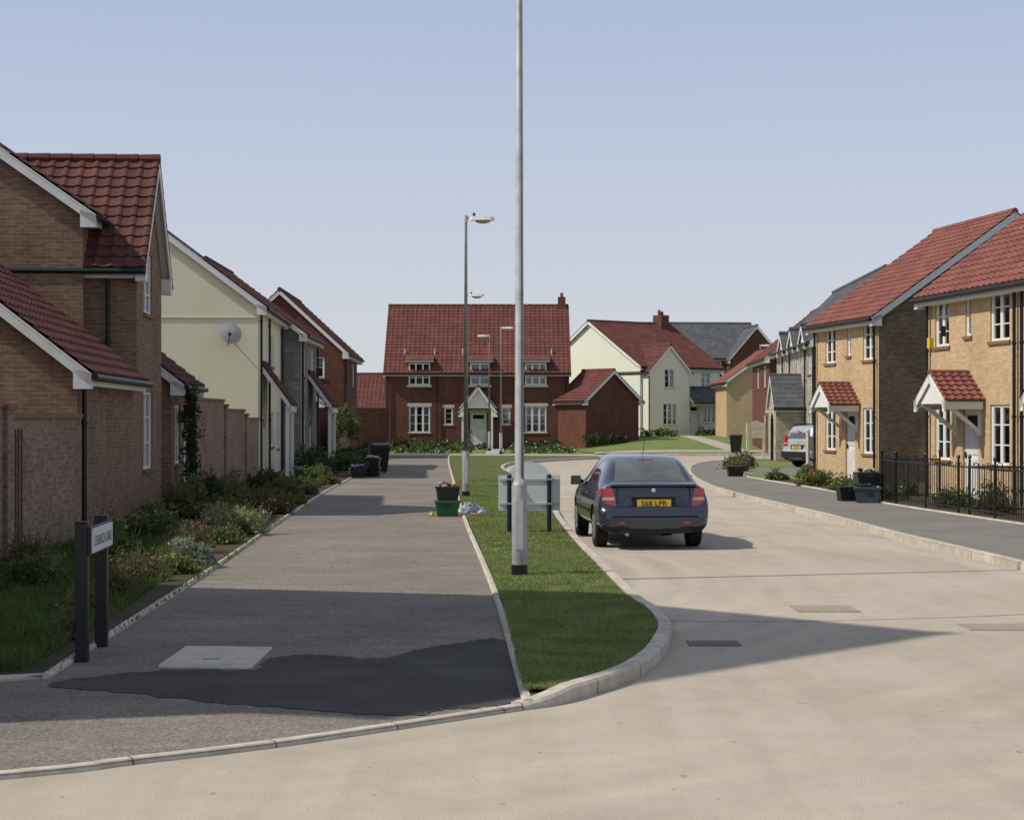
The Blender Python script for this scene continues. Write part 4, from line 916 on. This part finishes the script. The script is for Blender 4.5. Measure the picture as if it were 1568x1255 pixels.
    d.box(-.60,-.03,.49,.60,.02,.525,m_trim)
    for s in (-1,1): d.hexa([(s*.6,-.03,.49),(s*.79,.04,.49),(s*.8,.07,.49),(s*.6,.02,.49),(s*.6,-.03,.525),(s*.79,.04,.525),(s*.8,.07,.525),(s*.6,.02,.525)],m_trim)
    d.box(-.55,-.005,.26,.55,.08,.33,m_trim)
    for s in (-1,1): d.box(s*.5-.05,-.02,.40,s*.5+.05,0.01,.43,m_red)
    zp=.71 if not estate else .76
    yp=.066 if not estate else .055
    d.box(-.33,yp,zp-.075,.33,yp+.06,zp+.085,m_trim)
    d.box(-.40,yp-.008,zp+.092,.40,yp+.05,zp+.115,paint)
    if estate:
        zw=S[7][2]
        d.cyl((0,S[7][0]-.03,zw-.02),(.02,S[7][0]-.02,zw+.03),.02,.016,m_trim,8); d.cyl((.01,S[7][0]-.01,zw+.03),(-.33,S[7][0]+.04,zw+.06),.009,.006,m_trim,6)
        for s in (-1,1): d.cyl((s*.6,.5,1.64),(s*.6,2.1,1.66),.018,.018,m_trim,8); 
        d.box(-.78,-.035,.36,.78,.0,.60,m_trim)
    else:
        d.hexa([(-.66,.10,.965),(.66,.10,.965),(.64,.24,1.0),(-.64,.24,1.0),(-.65,.085,.995),(.65,.085,.995),(.63,.24,1.022),(-.63,.24,1.022)],paint)
        for s in (-1,1): d.box(s*.555-.004,.085,.66,s*.555+.004,.16,.96,m_trim)
        d.box(-.56,.08,.652,.56,.12,.66,m_trim)
        d.box(-.12,.92,1.33,.12,.95,1.35,m_red)
    d.cyl((-.42,-.02,.24),(-.42,.2,.24),.025,.025,m_steel,10)
    ai=14 if not estate else 11
    d.cyl((0,S[ai][0],S[ai][2]),(0,S[ai][0]-.3,S[ai][2]+.36),.006,.003,m_trim,5)
    for s in (-1,1):
        x=s*.93; d.cyl((s*.80,gs[3]-.12,zsh+.02),(x,gs[3]-.15,zsh+.05),.03,.03,m_trim,8)
        d.hexa([(x-.09,gs[3]-.22,zsh-.03),(x+.09,gs[3]-.22,zsh-.03),(x+.07,gs[3]-.08,zsh),(x-.07,gs[3]-.08,zsh),(x-.08,gs[3]-.22,zsh+.12),(x+.08,gs[3]-.22,zsh+.12),(x+.06,gs[3]-.1,zsh+.1),(x-.06,gs[3]-.1,zsh+.1)],paint)
        d.box(s*.857-.006,1.3,.52,s*.857+.006,3.0,.57,m_trim)
        for y in ((1.45,2.55)): d.box(s*.855-.012,y,.80,s*.855+.012,y+.16,.825,paint)
    d.ball((0,yp+.03,zp+.19),.035,m_steel2,8,(1,.3,1))
    d.build('trim',E,bevel=.005)
    d=MB(); m_yp=plain('plate_yellow',(.75,.50,.05),(.72,.47,.05),2,.4); d.box(-.26,yp-.008,zp-.06,.26,yp-.001,zp+.055,m_yp); d.build('number_plate',E)
    if plate:
        cu=bpy.data.curves.new('plate_lettering','FONT'); cu.body=plate; cu.size=.112; cu.align_x='CENTER'; cu.offset=.0015; cu.space_character=1.05
        tt=bpy.data.objects.new('plate_lettering',cu); col.objects.link(tt); tt.parent=E; tt.location=(0,yp-.0105,zp-.042); tt.rotation_euler=(D2R(90),0,0); cu.materials.append(m_black)
    return E
m_blue=plain('paint_dark_blue',(.026,.034,.055),(.022,.029,.048),2,.25,.5,metal=.2,coat=1)
m_silver=plain('paint_silver',(.52,.55,.57),None,2,.3,.5,metal=.4,coat=1)
carbody('car',(2.16,25.7,.002),D2R(3.9),m_blue,plate='S68 LPR')
carbody('parked_car',(10.85,65.0,.12),D2R(-58),m_silver,tall=.12,estate=True,plate='WV04')

# ============================================================ LIGHT / SKY / CAMERA
w=bpy.data.worlds.new('World'); sc.world=w; w.use_nodes=True; nt=w.node_tree
sk=nt.nodes.new('ShaderNodeTexSky'); sk.sky_type='NISHITA'; sk.sun_disc=False
EL=D2R(47); S_=Vector((-1,-.24,0)).normalized()
sk.sun_elevation=EL; sk.sun_rotation=math.atan2(S_.x,S_.y)%(2*math.pi)
sk.air_density=1.0; sk.dust_density=2.0; sk.ozone_density=1.0; sk.altitude=0
tc=nt.nodes.new('ShaderNodeTexCoord'); sx=nt.nodes.new('ShaderNodeSeparateXYZ'); nt.links.new(tc.outputs['Generated'],sx.inputs[0])
rp=nt.nodes.new('ShaderNodeValToRGB'); nt.links.new(sx.outputs[2],rp.inputs[0])
els=rp.color_ramp.elements
els[0].position=.0; els[0].color=(.74,.76,.79,1)
els[1].position=1.0; els[1].color=(.34,.38,.50,1)
e=els.new(.10); e.color=(.62,.67,.78,1)
e=els.new(.26); e.color=(.44,.53,.75,1)
e=els.new(.45); e.color=(.42,.48,.63,1)
sca=nt.nodes.new('ShaderNodeVectorMath'); sca.operation='SCALE'; nt.links.new(rp.outputs[0],sca.inputs[0]); sca.inputs['Scale'].default_value=9.8
mx=nt.nodes.new('ShaderNodeMix'); mx.data_type='RGBA'; mx.inputs[0].default_value=.86; nt.links.new(sk.outputs[0],mx.inputs[6]); nt.links.new(sca.outputs[0],mx.inputs[7])
bg=nt.nodes['Background']; nt.links.new(mx.outputs[2],bg.inputs[0]); bg.inputs[1].default_value=.1
sun=bpy.data.lights.new('sun','SUN'); sun.energy=3.7; sun.angle=D2R(.8); sun.color=(1,.93,.81)
so=bpy.data.objects.new('sun',sun); col.objects.link(so)
dvec=-(S_*math.cos(EL)+Vector((0,0,math.sin(EL)))); so.rotation_euler=dvec.to_track_quat('-Z','Y').to_euler(); so.location=(-40,-10,50)
cam=bpy.data.cameras.new('camera'); co=bpy.data.objects.new('camera',cam); col.objects.link(co); sc.camera=co
co.location=(0,0,2); co.rotation_euler=(D2R(90),0,0); cam.sensor_width=36; cam.lens=2600/1568*36; cam.shift_y=12.5/1568; cam.clip_end=5000; cam.clip_start=.1
sc.view_settings.view_transform='Standard'; sc.view_settings.look='None'; sc.view_settings.exposure=0
